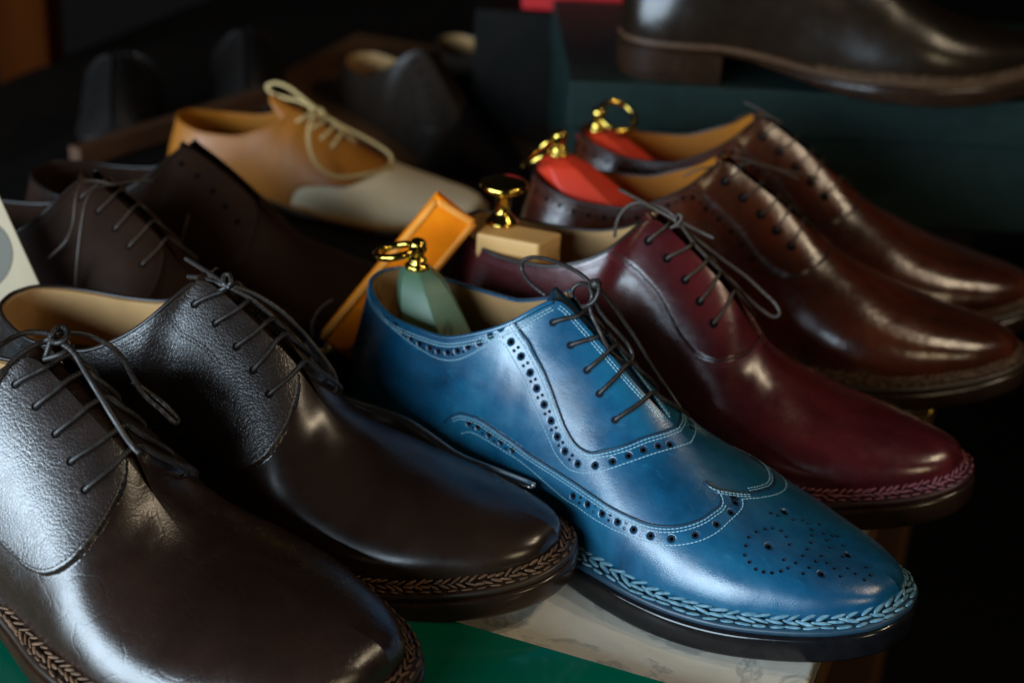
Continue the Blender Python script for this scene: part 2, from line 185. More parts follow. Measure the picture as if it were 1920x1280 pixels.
DATA_TXT = '{"curves":{"B":{"band":[[-1,0.104,0.997],[-1,0.133,0.945],[-1,0.166,0.896],[-1,0.21,0.834],[-1,0.249,0.804],[-1,0.273,0.802],[-1,0.295,0.836],[-1,0.316,0.884],[-1,0.334,0.905],[-1,0.35,0.85],[-1,0.378,0.674],[-1,0.397,0.542],[-1,0.412,0.457],[-1,0.424,0.409],[-1,0.44,0.369],[-1,0.457,0.335],[-1,0.471,0.309],[-1,0.496,0.299],[-1,0.514,0.326],[-1,0.532,0.372],[-1,0.552,0.454],[-1,0.574,0.574],[-1,0.599,0.719],[-1,0.626,0.867],[1,0.652,0.995]],"facing":[[1,0.23,0.793],[-1,0.361,0.94],[-1,0.387,0.775],[-1,0.405,0.648],[-1,0.422,0.578],[-1,0.438,0.526],[-1,0.456,0.476],[-1,0.475,0.437],[-1,0.495,0.42],[-1,0.514,0.437],[-1,0.537,0.52],[-1,0.556,0.618],[-1,0.578,0.76],[-1,0.607,0.914],[1,0.619,0.963]],"wing":[[-1,0.281,0.26],[-1,0.29,0.33],[-1,0.307,0.373],[-1,0.334,0.357],[-1,0.363,0.299],[-1,0.394,0.241],[-1,0.419,0.222],[-1,0.437,0.224],[-1,0.524,0.279],[-1,0.551,0.293],[-1,0.58,0.307],[-1,0.61,0.334],[-1,0.638,0.371],[-1,0.664,0.435],[-1,0.682,0.507],[-1,0.699,0.609],[-1,0.708,0.697],[-1,0.716,0.777],[-1,0.713,0.81],[-1,0.704,0.832],[-1,0.691,0.833],[-1,0.683,0.834]],"wingm":[[-1,0.683,0.834],[-1,0.696,0.841],[-1,0.719,0.893],[-1,0.749,0.975],[1,0.756,0.932],[1,0.752,0.827],[1,0.739,0.781],[1,0.719,0.78],[1,0.705,0.814]],"wrow":[[-1,0.312,0.223],[-1,0.328,0.256],[-1,0.352,0.232],[-1,0.38,0.196],[-1,0.4,0.177],[-1,0.51,0.178],[-1,0.527,0.19],[-1,0.556,0.196],[-1,0.589,0.21],[-1,0.619,0.238],[-1,0.646,0.274],[-1,0.673,0.326],[-1,0.694,0.396],[-1,0.712,0.481],[-1,0.727,0.592],[-1,0.737,0.717],[-1,0.746,0.816],[-1,0.749,0.883],[-1,0.745,0.911]],"wrowm":[[-1,0.745,0.911],[-1,0.759,0.963],[1,0.771,0.934],[1,0.769,0.773],[1,0.763,0.67],[1,0.747,0.606],[1,0.728,0.626]],"eye":[[-1,0.411,0.855],[-1,0.44,0.804],[-1,0.471,0.769],[-1,0.498,0.727],[-1,0.531,0.69]],"big":[[-1,0.803,0.677],[-1,0.885,0.583],[-1,0.962,0.931],[1,0.814,0.968]],"dots":[[-1,0.771,0.6],[-1,0.771,0.673],[-1,0.779,0.741],[-1,0.791,0.797],[-1,0.802,0.833],[-1,0.817,0.851],[-1,0.827,0.822],[-1,0.834,0.767],[-1,0.774,0.526],[-1,0.783,0.485],[-1,0.794,0.444],[-1,0.805,0.441],[-1,0.816,0.454],[-1,0.827,0.493],[-1,0.836,0.544],[-1,0.846,0.616],[-1,0.828,0.607],[-1,0.856,0.711],[-1,0.864,0.796],[-1,0.872,0.878],[-1,0.877,0.956],[1,0.874,0.985],[1,0.855,0.943],[1,0.843,0.941],[1,0.838,0.993],[-1,0.809,0.962],[-1,0.796,0.946],[-1,0.877,0.703],[-1,0.866,0.612],[-1,0.858,0.532],[-1,0.888,0.783],[-1,0.896,0.727],[-1,0.907,0.687],[-1,0.913,0.598],[1,0.889,0.947],[-1,0.914,0.995],[-1,0.914,0.923],[1,0.898,0.909],[1,0.86,0.874],[1,0.937,0.937],[-1,0.937,0.87],[-1,0.933,0.725],[-1,0.942,0.662],[-1,0.978,0.763],[-1,0.968,0.632],[-1,0.951,0.571],[1,0.899,0.874]],"bh":[[1,0.021,0.63],[-1,0.137,0.998],[-1,0.154,0.969],[-1,0.172,0.93],[-1,0.189,0.902],[-1,0.207,0.881],[-1,0.227,0.876],[-1,0.243,0.871],[-1,0.259,0.872],[-1,0.274,0.883],[-1,0.289,0.907],[-1,0.306,0.925],[-1,0.321,0.956],[-1,0.333,0.995],[-1,0.362,0.835],[-1,0.388,0.668],[-1,0.405,0.558],[-1,0.418,0.495],[-1,0.433,0.45],[-1,0.449,0.412],[-1,0.465,0.376],[-1,0.483,0.351],[-1,0.508,0.354],[-1,0.533,0.419],[-1,0.553,0.507],[-1,0.569,0.6],[-1,0.584,0.694],[-1,0.602,0.787],[-1,0.618,0.859]],"wh":[[-1,0.323,0.311],[-1,0.34,0.296],[-1,0.362,0.252],[-1,0.384,0.219],[-1,0.405,0.198],[-1,0.519,0.217],[-1,0.546,0.236],[-1,0.572,0.247],[-1,0.598,0.265],[-1,0.624,0.288],[-1,0.649,0.323],[-1,0.676,0.383],[-1,0.702,0.493],[-1,0.722,0.643],[-1,0.735,0.778],[-1,0.737,0.863],[-1,0.731,0.89]]},"D":{"tab":[[-1,0.553,0.921],[-1,0.559,0.896],[-1,0.563,0.856],[-1,0.561,0.747],[-1,0.559,0.606],[-1,0.555,0.479],[-1,0.547,0.403],[-1,0.536,0.355]],"qst":[[-1,0.369,0.926],[-1,0.392,0.752],[-1,0.412,0.649],[-1,0.429,0.608],[-1,0.445,0.6],[-1,0.457,0.579]],"eye":[[-1,0.416,0.83],[-1,0.445,0.792],[-1,0.476,0.795],[-1,0.505,0.766],[-1,0.529,0.748]]},"F":{"tab":[[-1,0.553,0.921],[-1,0.561,0.901],[-1,0.564,0.774],[-1,0.561,0.644],[-1,0.554,0.503],[-1,0.544,0.365],[-1,0.528,0.299],[-1,0.505,0.267],[-1,0.469,0.253],[-1,0.437,0.245]],"eye":[[-1,0.414,0.826],[-1,0.443,0.79],[-1,0.475,0.769],[-1,0.505,0.779],[-1,0.533,0.776]],"cr":[[-1,0.444,0.611],[-1,0.466,0.614],[-1,0.487,0.598],[-1,0.494,0.553],[-1,0.491,0.445],[-1,0.48,0.322]]},"U":{"facing":[[1,0.29,0.869],[-1,0.383,0.821],[-1,0.407,0.671],[-1,0.424,0.615],[-1,0.443,0.569],[-1,0.462,0.532],[-1,0.478,0.508],[-1,0.489,0.535],[-1,0.5,0.505],[-1,0.514,0.502],[-1,0.537,0.551],[-1,0.553,0.628],[-1,0.571,0.77],[-1,0.598,0.969]],"eye":[[-1,0.418,0.837],[-1,0.45,0.823],[-1,0.481,0.821],[-1,0.516,0.833],[-1,0.548,0.833]]},"R":{"facing":[[-1,0.353,0.943],[-1,0.38,0.794],[-1,0.377,0.805],[-1,0.404,0.605],[-1,0.425,0.511],[-1,0.451,0.467],[-1,0.475,0.445]],"row":[[-1,0.169,0.858],[-1,0.201,0.825],[-1,0.231,0.828],[-1,0.258,0.871],[-1,0.283,0.909],[-1,0.312,0.939],[-1,0.349,0.955]],"eye":[[-1,0.412,0.821],[-1,0.442,0.787],[-1,0.474,0.776],[-1,0.505,0.745],[-1,0.533,0.698]]},"T":{"white":[[-1,0.42,0.051],[-1,0.435,0.137],[-1,0.464,0.205],[-1,0.519,0.291],[-1,0.56,0.355],[-1,0.588,0.461],[-1,0.619,0.636],[-1,0.652,0.81],[-1,0.678,0.91]],"eye":[[-1,0.415,0.999],[-1,0.464,0.89],[-1,0.505,0.807],[-1,0.543,0.686]],"q":[[1,0.293,0.859],[-1,0.383,0.861],[-1,0.404,0.66],[-1,0.409,0.535],[-1,0.404,0.42],[-1,0.383,0.362],[-1,0.346,0.359]]}},"laces":{"B":{"knot":[[0.1396,-0.004,0.1268]],"loop":[[0.1382,-0.005,0.1263],[0.1306,-0.003,0.1283],[0.1213,0.0,0.1282],[0.1114,0.004,0.1267],[0.1037,0.006,0.1253],[0.095,0.008,0.1226],[0.0903,0.008,0.1195],[0.0896,0.008,0.1154],[0.094,0.006,0.1121],[0.101,0.004,0.1101],[0.1083,0.003,0.1084]],"strand":[[0.1407,-0.004,0.1254],[0.1437,0.0,0.1199],[0.1457,0.006,0.1123],[0.149,0.01,0.1049],[0.1541,0.013,0.0969],[0.1629,0.016,0.0842],[0.1709,0.018,0.0746],[0.1801,0.018,0.0661],[0.188,0.017,0.06]],"loop2":[[0.1388,-0.004,0.1243],[0.1404,-0.002,0.1148],[0.1443,0.0,0.1088],[0.1496,0.003,0.1028],[0.1534,0.006,0.0973],[0.1569,0.006,0.0927],[0.1581,0.003,0.0906],[0.1558,0.0,0.0912],[0.1524,-0.003,0.0943],[0.1491,-0.005,0.0989],[0.145,-0.006,0.1055],[0.1404,-0.006,0.1115],[0.1384,-0.006,0.1164]],"arc":[[0.1267,-0.003,0.1154],[0.1255,-0.001,0.1186],[0.1287,0.0,0.1221],[0.1361,-0.003,0.124]],"wrap":[[0.1363,-0.009,0.1159],[0.1403,-0.01,0.1184],[0.1425,-0.009,0.1207],[0.1432,-0.007,0.1249],[0.1411,-0.005,0.1277],[0.1375,-0.004,0.1276],[0.1378,-0.006,0.1256],[0.1406,-0.008,0.1225],[0.14,-0.008,0.1186]]},"U":{"loop":[[0.1281,-0.003,0.1253],[0.1207,0.0,0.1276],[0.1111,0.004,0.1271],[0.1023,0.006,0.1252],[0.0966,0.006,0.1211],[0.0934,0.004,0.1138],[0.0941,0.0,0.106]],"end":[[0.0898,0.012,0.1279],[0.1032,0.006,0.1272],[0.1158,0.0,0.1265],[0.1286,-0.004,0.1247]],"end2":[[0.1296,-0.004,0.125],[0.1351,-0.002,0.1224],[0.1411,0.0,0.1198],[0.1474,0.001,0.1179]],"loop2":[[0.1292,-0.004,0.1239],[0.1359,0.0,0.117],[0.1442,0.004,0.1105],[0.1526,0.008,0.1039],[0.1631,0.012,0.0968],[0.1734,0.014,0.0892],[0.181,0.014,0.0839],[0.1839,0.013,0.0798],[0.1815,0.012,0.078],[0.1748,0.01,0.0812],[0.167,0.007,0.0877],[0.1601,0.004,0.0949],[0.1494,0.0,0.104],[0.138,-0.002,0.1142],[0.1308,-0.004,0.1232]],"wrap":[[0.1263,-0.006,0.1209],[0.1295,-0.006,0.1236],[0.1312,-0.005,0.1272],[0.1292,-0.004,0.1284],[0.1282,-0.006,0.1258],[0.1306,-0.006,0.1224]]},"D":{"loop":[[0.1346,-0.004,0.1149],[0.1431,0.0,0.1098],[0.1513,0.004,0.1018],[0.1586,0.008,0.0934],[0.1657,0.01,0.0854],[0.1706,0.01,0.078],[0.1737,0.009,0.0716],[0.1781,0.009,0.0665],[0.1808,0.012,0.0668],[0.1791,0.014,0.0736],[0.1717,0.014,0.0828],[0.1631,0.012,0.0929],[0.1547,0.008,0.1028],[0.1442,0.003,0.1107],[0.1354,-0.003,0.1156]],"end":[[0.1015,0.01,0.1165],[0.1107,0.006,0.1164],[0.121,0.001,0.1166],[0.1317,-0.004,0.1165]],"end2":[[0.1068,0.004,0.1107],[0.1176,0.0,0.1141],[0.1266,-0.003,0.1153],[0.1316,-0.004,0.1151]],"wrap":[[0.1307,-0.008,0.1133],[0.1341,-0.007,0.116],[0.1364,-0.006,0.1184],[0.1336,-0.003,0.1207],[0.1317,-0.004,0.1202],[0.1336,-0.007,0.1177],[0.1365,-0.007,0.1165]]},"F":{"out":[[0.1223,-0.03,0.1255],[0.1231,-0.025,0.1258],[0.122,-0.018,0.1256],[0.1229,-0.01,0.1252],[0.1288,-0.004,0.1241],[0.1307,-0.003,0.1228]],"out2":[[0.1244,-0.034,0.1084],[0.1269,-0.03,0.114],[0.1251,-0.022,0.1172],[0.1263,-0.014,0.1202],[0.1275,-0.006,0.121],[0.1307,-0.004,0.1232]],"end":[[0.1317,-0.004,0.1227],[0.1432,-0.006,0.1212],[0.1542,-0.01,0.1155],[0.1642,-0.013,0.1093],[0.173,-0.014,0.1002],[0.1792,-0.014,0.094],[0.1832,-0.014,0.0916]],"loop":[[0.1309,-0.002,0.1241],[0.134,0.004,0.123],[0.138,0.01,0.1202],[0.1439,0.014,0.1157],[0.1477,0.018,0.1084],[0.1495,0.02,0.1012],[0.1542,0.022,0.0923],[0.1611,0.024,0.0866],[0.167,0.026,0.0815],[0.1664,0.028,0.0816],[0.1605,0.027,0.0877],[0.1526,0.025,0.0926],[0.1475,0.022,0.0971]],"wrap":[[0.132,-0.01,0.1169],[0.1324,-0.008,0.1212],[0.1319,-0.005,0.1256],[0.1311,0.0,0.1263],[0.135,0.0,0.1253],[0.1376,-0.005,0.124],[0.1346,-0.007,0.1231],[0.1327,-0.008,0.1246]],"arc2":[[0.133,-0.012,0.1172],[0.1392,-0.008,0.1199],[0.1394,-0.002,0.1209]]},"T":{"loop":[[0.1091,-0.003,0.0718],[0.0974,0.002,0.0767],[0.0848,0.006,0.0826],[0.0745,0.008,0.0841],[0.0682,0.008,0.0811],[0.0717,0.006,0.0774],[0.0824,0.003,0.076],[0.0947,0.0,0.0758],[0.1069,-0.003,0.0727]],"loop2":[[0.108,-0.01,0.0711],[0.109,-0.024,0.0645],[0.1124,-0.032,0.0542],[0.1187,-0.036,0.0452],[0.1279,-0.037,0.0395],[0.1397,-0.036,0.0388],[0.1525,-0.031,0.041],[0.1598,-0.018,0.0404],[0.1625,-0.004,0.041],[0.1597,0.002,0.0443],[0.1523,0.004,0.0484],[0.1389,0.003,0.055],[0.126,0.001,0.0608],[0.1153,-0.001,0.0669],[0.1091,-0.003,0.0713]],"end":[[0.1209,-0.001,0.0631],[0.1346,-0.001,0.0506],[0.146,-0.001,0.0407],[0.1572,0.0,0.0297],[0.166,0.002,0.0208],[0.1744,0.003,0.0128]],"wrap":[[0.104,-0.008,0.0727],[0.1078,-0.006,0.0743],[0.1114,-0.003,0.0724],[0.1125,-0.003,0.0694],[0.109,-0.006,0.0682],[0.1054,-0.007,0.0704]]},"R":{"arc":[[0.099,-0.012,0.1054],[0.1078,-0.01,0.1106],[0.1176,-0.006,0.1124],[0.1267,-0.003,0.1136],[0.1347,0.0,0.1148]],"end":[[0.1247,0.0,0.1177],[0.1373,0.004,0.1149],[0.1489,0.01,0.1107],[0.163,0.016,0.1046]],"strand":[[0.1345,0.0,0.1159],[0.1489,0.01,0.1107],[0.1633,0.02,0.1067],[0.174,0.028,0.1022]]},"R2":{"end":[[0.1089,0.01,0.1211],[0.1157,0.006,0.1203],[0.1259,-0.0,0.1175],[0.1344,-0.0,0.1138]],"end2":[[0.1066,-0.012,0.1168],[0.1137,-0.006,0.1189],[0.125,-0.002,0.1168]]},"E":{"out":[[0.128,-0.004,0.1092],[0.1229,-0.012,0.1096],[0.1217,-0.024,0.1075],[0.123,-0.034,0.0962],[0.1232,-0.04,0.0802],[0.1208,-0.042,0.0556]],"out2":[[0.1264,-0.004,0.1089],[0.1134,-0.012,0.111],[0.1147,-0.024,0.1063],[0.1166,-0.032,0.0943],[0.1159,-0.038,0.0873],[0.1063,-0.042,0.0763]],"arc":[[0.1247,0.0,0.1072],[0.1298,0.01,0.1061],[0.1357,0.02,0.1043]]},"E2":{"strand":[[0.1183,-0.004,0.0941],[0.1224,-0.016,0.0854],[0.1245,-0.026,0.0725],[0.124,-0.034,0.0618],[0.123,-0.036,0.0539]]}},"horn":[[-0.0152,-0.03,0.0537],[-0.0073,-0.033,0.053],[0.0014,-0.036,0.0507],[0.009,-0.038,0.0459],[0.016,-0.04,0.0372],[0.0283,-0.041,0.0373],[0.0404,-0.042,0.0392],[0.0618,-0.043,0.041],[0.0757,-0.0435,0.0391],[0.096,-0.044,0.035],[0.119,-0.045,0.0365],[0.1422,-0.046,0.0382]],"pose":{"B":[0,0,0,0],"U":[-0.0012,0.0728,0.1761,0.0014],"R":[-0.0278,0.1737,0.3618,0.0007],"R2":[-0.0476,0.2526,0.3969,0.0009],"D":[-0.1218,-0.1344,0.2172,0.0001],"F":[-0.1174,-0.2216,0.1159,0.0076],"E":[-0.2692,-0.0761,0.3382,-0.0027],"E2":[-0.2895,0.0164,0.3145,-0.0038],"T":[-0.3287,0.1694,0.4302,-0.0013]},"sc":{"B":[1.0,1.0,1.0],"U":[0.9508,0.9713,1.0867],"R":[0.994,0.9995,1.0216],"R2":[0.9981,0.9976,1.0336],"D":[0.9886,0.9846,1.0224],"F":[0.9839,1.1378,0.9895],"E":[0.9561,0.998,0.967],"E2":[0.9881,0.9964,0.9577],"T":[0.7755,0.8048,0.5298]}}'
# ================================================================ mesh helpers
class Acc:
    def __init__(s): s.v = []; s.f = []; s.n = 0
    def add(s, V, F):
        V = np.asarray(V, float); s.v.append(V); s.f += [tuple(int(i)+s.n for i in f) for f in F]; s.n += len(V)
    def build(s, name, m, parent=None, smooth=True):
        return mesh(name, np.vstack(s.v), s.f, m, parent, smooth)
def mesh(name, V, F, mats, parent=None, smooth=True, mi=None, weld=None):
    me = bpy.data.meshes.new(name)
    me.from_pydata([tuple(map(float, v)) for v in V], [], F if isinstance(F, list) else F.tolist())
    for m in (mats if isinstance(mats, (list, tuple)) else [mats]): me.materials.append(m)
    if mi is not None: me.polygons.foreach_set('material_index', np.asarray(mi, np.int32))
    if weld:
        b = bmesh.new(); b.from_mesh(me); bmesh.ops.remove_doubles(b, verts=b.verts, dist=weld); bmesh.ops.recalc_face_normals(b, faces=b.faces); b.to_mesh(me); b.free()
    me.polygons.foreach_set('use_smooth', [smooth]*len(me.polygons)); me.update()
    o = bpy.data.objects.new(name, me); col.objects.link(o)
    if parent: o.parent = parent
    return o
def grid_faces(n, m, flip=False):
    i, j = np.meshgrid(np.arange(n-1), np.arange(m-1), indexing='ij'); i = i.ravel(); j = j.ravel()
    F = np.stack([i*m+j, (i+1)*m+j, (i+1)*m+j+1, i*m+j+1], 1)
    return F[:, ::-1] if flip else F
def frames(P):
    T = unit(np.gradient(P, axis=0)); a = np.array([0, 0, 1.]) if abs(T[0][2]) < .9 else np.array([1., 0, 0])
    B = unit(np.cross(T[0], a)); out = []
    for t in T:
        B = unit(B-(B@t)*t); out.append((B, np.cross(t, B)))
    return T, out
def tube_vf(P, r, n=8, closed=False):
    P = np.asarray(P, float); r = np.broadcast_to(np.asarray(r, float), (len(P),)); T, fr = frames(P); a = np.linspace(0, 2*math.pi, n, endpoint=False); V = []
    for p, (b, c), q in zip(P, fr, r): V.append(p+q*(np.cos(a)[:, None]*b+np.sin(a)[:, None]*c))
    V = np.vstack(V); k = len(P); F = []
    for i in range(k-1 if not closed else k):
        for j in range(n): F.append((i*n+j, i*n+(j+1) % n, ((i+1) % k)*n+(j+1) % n, ((i+1) % k)*n+j))
    if not closed: F += [tuple(range(n-1, -1, -1)), tuple(range((k-1)*n, k*n))]
    return V, F
def lathe_vf(prof, n=24, axis=None, org=(0, 0, 0)):
    """profile [(r, h)] around an axis"""
    ax = unit(np.array(axis if axis is not None else (0, 0, 1.), float)); a = np.array([1., 0, 0]) if abs(ax[0]) < .8 else np.array([0, 1., 0])
    b = unit(np.cross(ax, a)); c = np.cross(ax, b); t = np.linspace(0, 2*math.pi, n, endpoint=False); V = []; F = []
    for r, h in prof: V.append(np.array(org)+h*ax+r*(np.cos(t)[:, None]*b+np.sin(t)[:, None]*c))
    for i in range(len(prof)-1):
        for j in range(n): F.append((i*n+j, i*n+(j+1) % n, (i+1)*n+(j+1) % n, (i+1)*n+j))
    F.append(tuple(range(n-1, -1, -1))); F.append(tuple(range((len(prof)-1)*n, len(prof)*n)))
    return np.vstack(V), F
_CX = [(-1, 0.25), (-.8, .72), (-.35, 1), (.35, 1), (.8, .72), (1, .25)]
def capsule_vf(p, t, n, L, w, h):
    b = np.cross(n, t); a = np.linspace(0, 2*math.pi, 6, endpoint=False); V = []; F = []
    for x, r in _CX: V.append(p+t*x*L/2+r*(np.cos(a)[:, None]*b*w/2+np.sin(a)[:, None]*n*h/2))
    for i in range(len(_CX)-1):
        for j in range(6): F.append((i*6+j, i*6+(j+1) % 6, (i+1)*6+(j+1) % 6, (i+1)*6+j))
    F += [tuple(range(5, -1, -1)), tuple(range(len(V)*6-6, len(V)*6))]
    return np.vstack(V), F
def dish_vf(p, n, r, prof, k=14):
    a = np.array([0, 0, 1.]) if abs(n[2]) < .9 else np.array([1., 0, 0]); b = unit(np.cross(n, a)); c = np.cross(n, b); t = np.linspace(0, 2*math.pi, k, endpoint=False); V = []; F = []
    for q, h in prof: V.append(p+h*n+r*q*(np.cos(t)[:, None]*b+np.sin(t)[:, None]*c))
    for i in range(len(prof)-1):
        for j in range(k): F.append((i*k+j, (i+1)*k+j, (i+1)*k+(j+1) % k, i*k+(j+1) % k))
    F.append(tuple(range((len(prof)-1)*k, len(prof)*k)))
    return np.vstack(V), F
def rbox(name, size, m, parent=None, bevel=.002, loc=(0, 0, 0), rot=None, seg=3):
    b = bmesh.new(); bmesh.ops.create_cube(b, size=1); bmesh.ops.scale(b, vec=size, verts=b.verts)
    bmesh.ops.bevel(b, geom=b.edges[:], offset=bevel, segments=seg, profile=.6, affect='EDGES')
    if rot is not None: bmesh.ops.transform(b, matrix=rot.to_4x4(), verts=b.verts)
    bmesh.ops.translate(b, vec=loc, verts=b.verts)
    me = bpy.data.meshes.new(name); b.to_mesh(me); b.free(); me.materials.append(m)
    me.polygons.foreach_set('use_smooth', [False]*len(me.polygons))
    o = bpy.data.objects.new(name, me); col.objects.link(o)
    if parent: o.parent = parent
    return o
def tag(o, label=None, cat=None, group=None, kind=None):
    if label: o['label'] = label
    if cat: o['category'] = cat
    if group: o['group'] = group
    if kind: o['kind'] = kind
    return o
def empty(name, loc=(0, 0, 0), rz=0, sc=(1, 1, 1)):
    o = bpy.data.objects.new(name, None); col.objects.link(o); o.empty_display_size = .02
    o.location = loc; o.rotation_euler = (0, 0, rz); o.scale = sc; return o

# ================================================================ materials
def newmat(name):
    m = bpy.data.materials.new(name); m.use_nodes = True; nt = m.node_tree; return m, nt, nt.nodes['Principled BSDF']
def ramp(nt, fac, stops):
    r = nt.nodes.new('ShaderNodeValToRGB'); e = r.color_ramp.elements
    while len(e) < len(stops): e.new(.5)
    for el, (p, c) in zip(e, stops): el.position = p; el.color = (*c, 1) if len(c) == 3 else c
    nt.links.new(fac, r.inputs[0]); return r.outputs[0]
def noise(nt, scale, detail=3, rough=.5, coord=None, dist=0):
    n = nt.nodes.new('ShaderNodeTexNoise'); n.inputs['Scale'].default_value = scale; n.inputs['Detail'].default_value = detail; n.inputs['Roughness'].default_value = rough; n.inputs['Distortion'].default_value = dist
    if coord is None:
        t = nt.nodes.new('ShaderNodeTexCoord'); coord = t.outputs['Object']
    nt.links.new(coord, n.inputs['Vector']); return n.outputs['Fac']
def leather(name, c1, c2, rough=(.30, .45), nscale=28, bump=.06, bscale=1400, pebble=0., pscale=420, coat=.0, spec=.5, crease=0., patina=None, scuff=0., wave=.06):
    m, nt, p = newmat(name); L = nt.links
    f = noise(nt, nscale, 5, .6, dist=.4); cout = ramp(nt, f, [(.30, c1), (.70, c2)] if patina is None else [(.30, c1), (.47, patina), (.66, c2)])
    if scuff:
        t0 = nt.nodes.new('ShaderNodeTexCoord'); mp0 = nt.nodes.new('ShaderNodeMapping'); mp0.inputs['Scale'].default_value = (60, 420, 160); mp0.inputs['Rotation'].default_value = (.3, .5, .4); L.new(t0.outputs['Object'], mp0.inputs[0]); sc_ = ramp(nt, noise(nt, 1.0, 6, .7, coord=mp0.outputs[0], dist=1.2), [(.60, (0, 0, 0)), (.80, (scuff, scuff, scuff))]); mm = nt.nodes.new('ShaderNodeMix'); mm.data_type = 'RGBA'; L.new(sc_, mm.inputs[0]); L.new(cout, mm.inputs[6]); mm.inputs[7].default_value = (min(1, c2[0]*1.9+.01), min(1, c2[1]*1.7+.006), min(1, c2[2]*1.5+.006), 1); cout = mm.outputs[2]
    L.new(cout, p.inputs['Base Color'])
    f2 = noise(nt, nscale*3.1, 4, .6); mr = nt.nodes.new('ShaderNodeMapRange'); L.new(f2, mr.inputs[0]); mr.inputs[1].default_value = .3; mr.inputs[2].default_value = .7; mr.inputs[3].default_value = rough[0]; mr.inputs[4].default_value = rough[1]; L.new(mr.outputs[0], p.inputs['Roughness'])
    p.inputs['Specular IOR Level'].default_value = spec
    if coat: p.inputs['Coat Weight'].default_value = coat; p.inputs['Coat Roughness'].default_value = .12
    b = nt.nodes.new('ShaderNodeBump'); b.inputs['Strength'].default_value = bump; b.inputs['Distance'].default_value = .0006; L.new(noise(nt, bscale, 3, .6), b.inputs['Height'])
    last = b
    b0 = nt.nodes.new('ShaderNodeBump'); b0.inputs['Strength'].default_value = wave; b0.inputs['Distance'].default_value = .0025; L.new(noise(nt, 70, 2, .5), b0.inputs['Height']); L.new(last.outputs[0], b0.inputs['Normal']); last = b0
    if pebble:
        t = nt.nodes.new('ShaderNodeTexCoord'); v = nt.nodes.new('ShaderNodeTexVoronoi'); v.feature = 'DISTANCE_TO_EDGE'; v.inputs['Scale'].default_value = pscale
        wn = nt.nodes.new('ShaderNodeTexNoise'); wn.inputs['Scale'].default_value = 160; L.new(t.outputs['Object'], wn.inputs['Vector'])
        mx = nt.nodes.new('ShaderNodeMix'); mx.data_type = 'VECTOR'; mx.inputs[0].default_value = .003; L.new(t.outputs['Object'], mx.inputs[4]); L.new(wn.outputs['Color'], mx.inputs[5]); L.new(mx.outputs[1], v.inputs['Vector'])
        mp = nt.nodes.new('ShaderNodeMapRange'); L.new(v.outputs['Distance'], mp.inputs[0]); mp.inputs[1].default_value = 0; mp.inputs[2].default_value = .22; mp.clamp = True
        b2 = nt.nodes.new('ShaderNodeBump'); b2.inputs['Strength'].default_value = pebble; b2.inputs['Distance'].default_value = .0008; L.new(mp.outputs[0], b2.inputs['Height']); L.new(last.outputs[0], b2.inputs['Normal']); last = b2
    if crease:
        t = nt.nodes.new('ShaderNodeTexCoord'); v = nt.nodes.new('ShaderNodeTexVoronoi'); v.feature = 'DISTANCE_TO_EDGE'; v.inputs['Scale'].default_value = 55
        wn = nt.nodes.new('ShaderNodeTexNoise'); wn.inputs['Scale'].default_value = 60; L.new(t.outputs['Object'], wn.inputs['Vector'])
        mx = nt.nodes.new('ShaderNodeMix'); mx.data_type = 'VECTOR'; mx.inputs[0].default_value = .02; L.new(t.outputs['Object'], mx.inputs[4]); L.new(wn.outputs['Color'], mx.inputs[5]); L.new(mx.outputs[1], v.inputs['Vector'])
        mp = nt.nodes.new('ShaderNodeMapRange'); L.new(v.outputs['Distance'], mp.inputs[0]); mp.inputs[1].default_value = 0; mp.inputs[2].default_value = .045; mp.clamp = True
        b3 = nt.nodes.new('ShaderNodeBump'); b3.inputs['Strength'].default_value = crease; b3.inputs['Distance'].default_value = .0008; L.new(mp.outputs[0], b3.inputs['Height']); L.new(last.outputs[0], b3.inputs['Normal']); last = b3
    L.new(last.outputs[0], p.inputs['Normal']); return m
def plain(name, c1, c2=None, rough=.5, metal=0., nscale=60, bump=0., bscale=300, spec=.5, coat=0.):
    m, nt, p = newmat(name); L = nt.links; c2 = c2 or tuple(x*.75 for x in c1)
    L.new(ramp(nt, noise(nt, nscale, 4, .6), [(.32, c1), (.68, c2)]), p.inputs['Base Color']); p.inputs['Roughness'].default_value = rough; p.inputs['Metallic'].default_value = metal; p.inputs['Specular IOR Level'].default_value = spec
    if coat: p.inputs['Coat Weight'].default_value = coat; p.inputs['Coat Roughness'].default_value = .08
    if bump:
        b = nt.nodes.new('ShaderNodeBump'); b.inputs['Strength'].default_value = bump; b.inputs['Distance'].default_value = .001; L.new(noise(nt, bscale, 4, .6), b.inputs['Height']); L.new(b.outputs[0], p.inputs['Normal'])
    return m
def wood(name, c1, c2, rough=.45, scale=(8, 120, 120), coat=0., spec=.5):
    m, nt, p = newmat(name); p.inputs['Specular IOR Level'].default_value = spec; L = nt.links; t = nt.nodes.new('ShaderNodeTexCoord'); mp = nt.nodes.new('ShaderNodeMapping'); mp.inputs['Scale'].default_value = scale; L.new(t.outputs['Object'], mp.inputs[0])
    f = noise(nt, 1.0, 6, .65, coord=mp.outputs[0], dist=.8); L.new(ramp(nt, f, [(.3, c1), (.7, c2)]), p.inputs['Base Color']); p.inputs['Roughness'].default_value = rough
    b = nt.nodes.new('ShaderNodeBump'); b.inputs['Strength'].default_value = .08; b.inputs['Distance'].default_value = .0008; L.new(f, b.inputs['Height']); L.new(b.outputs[0], p.inputs['Normal'])
    if coat: p.inputs['Coat Weight'].default_value = coat
    return m
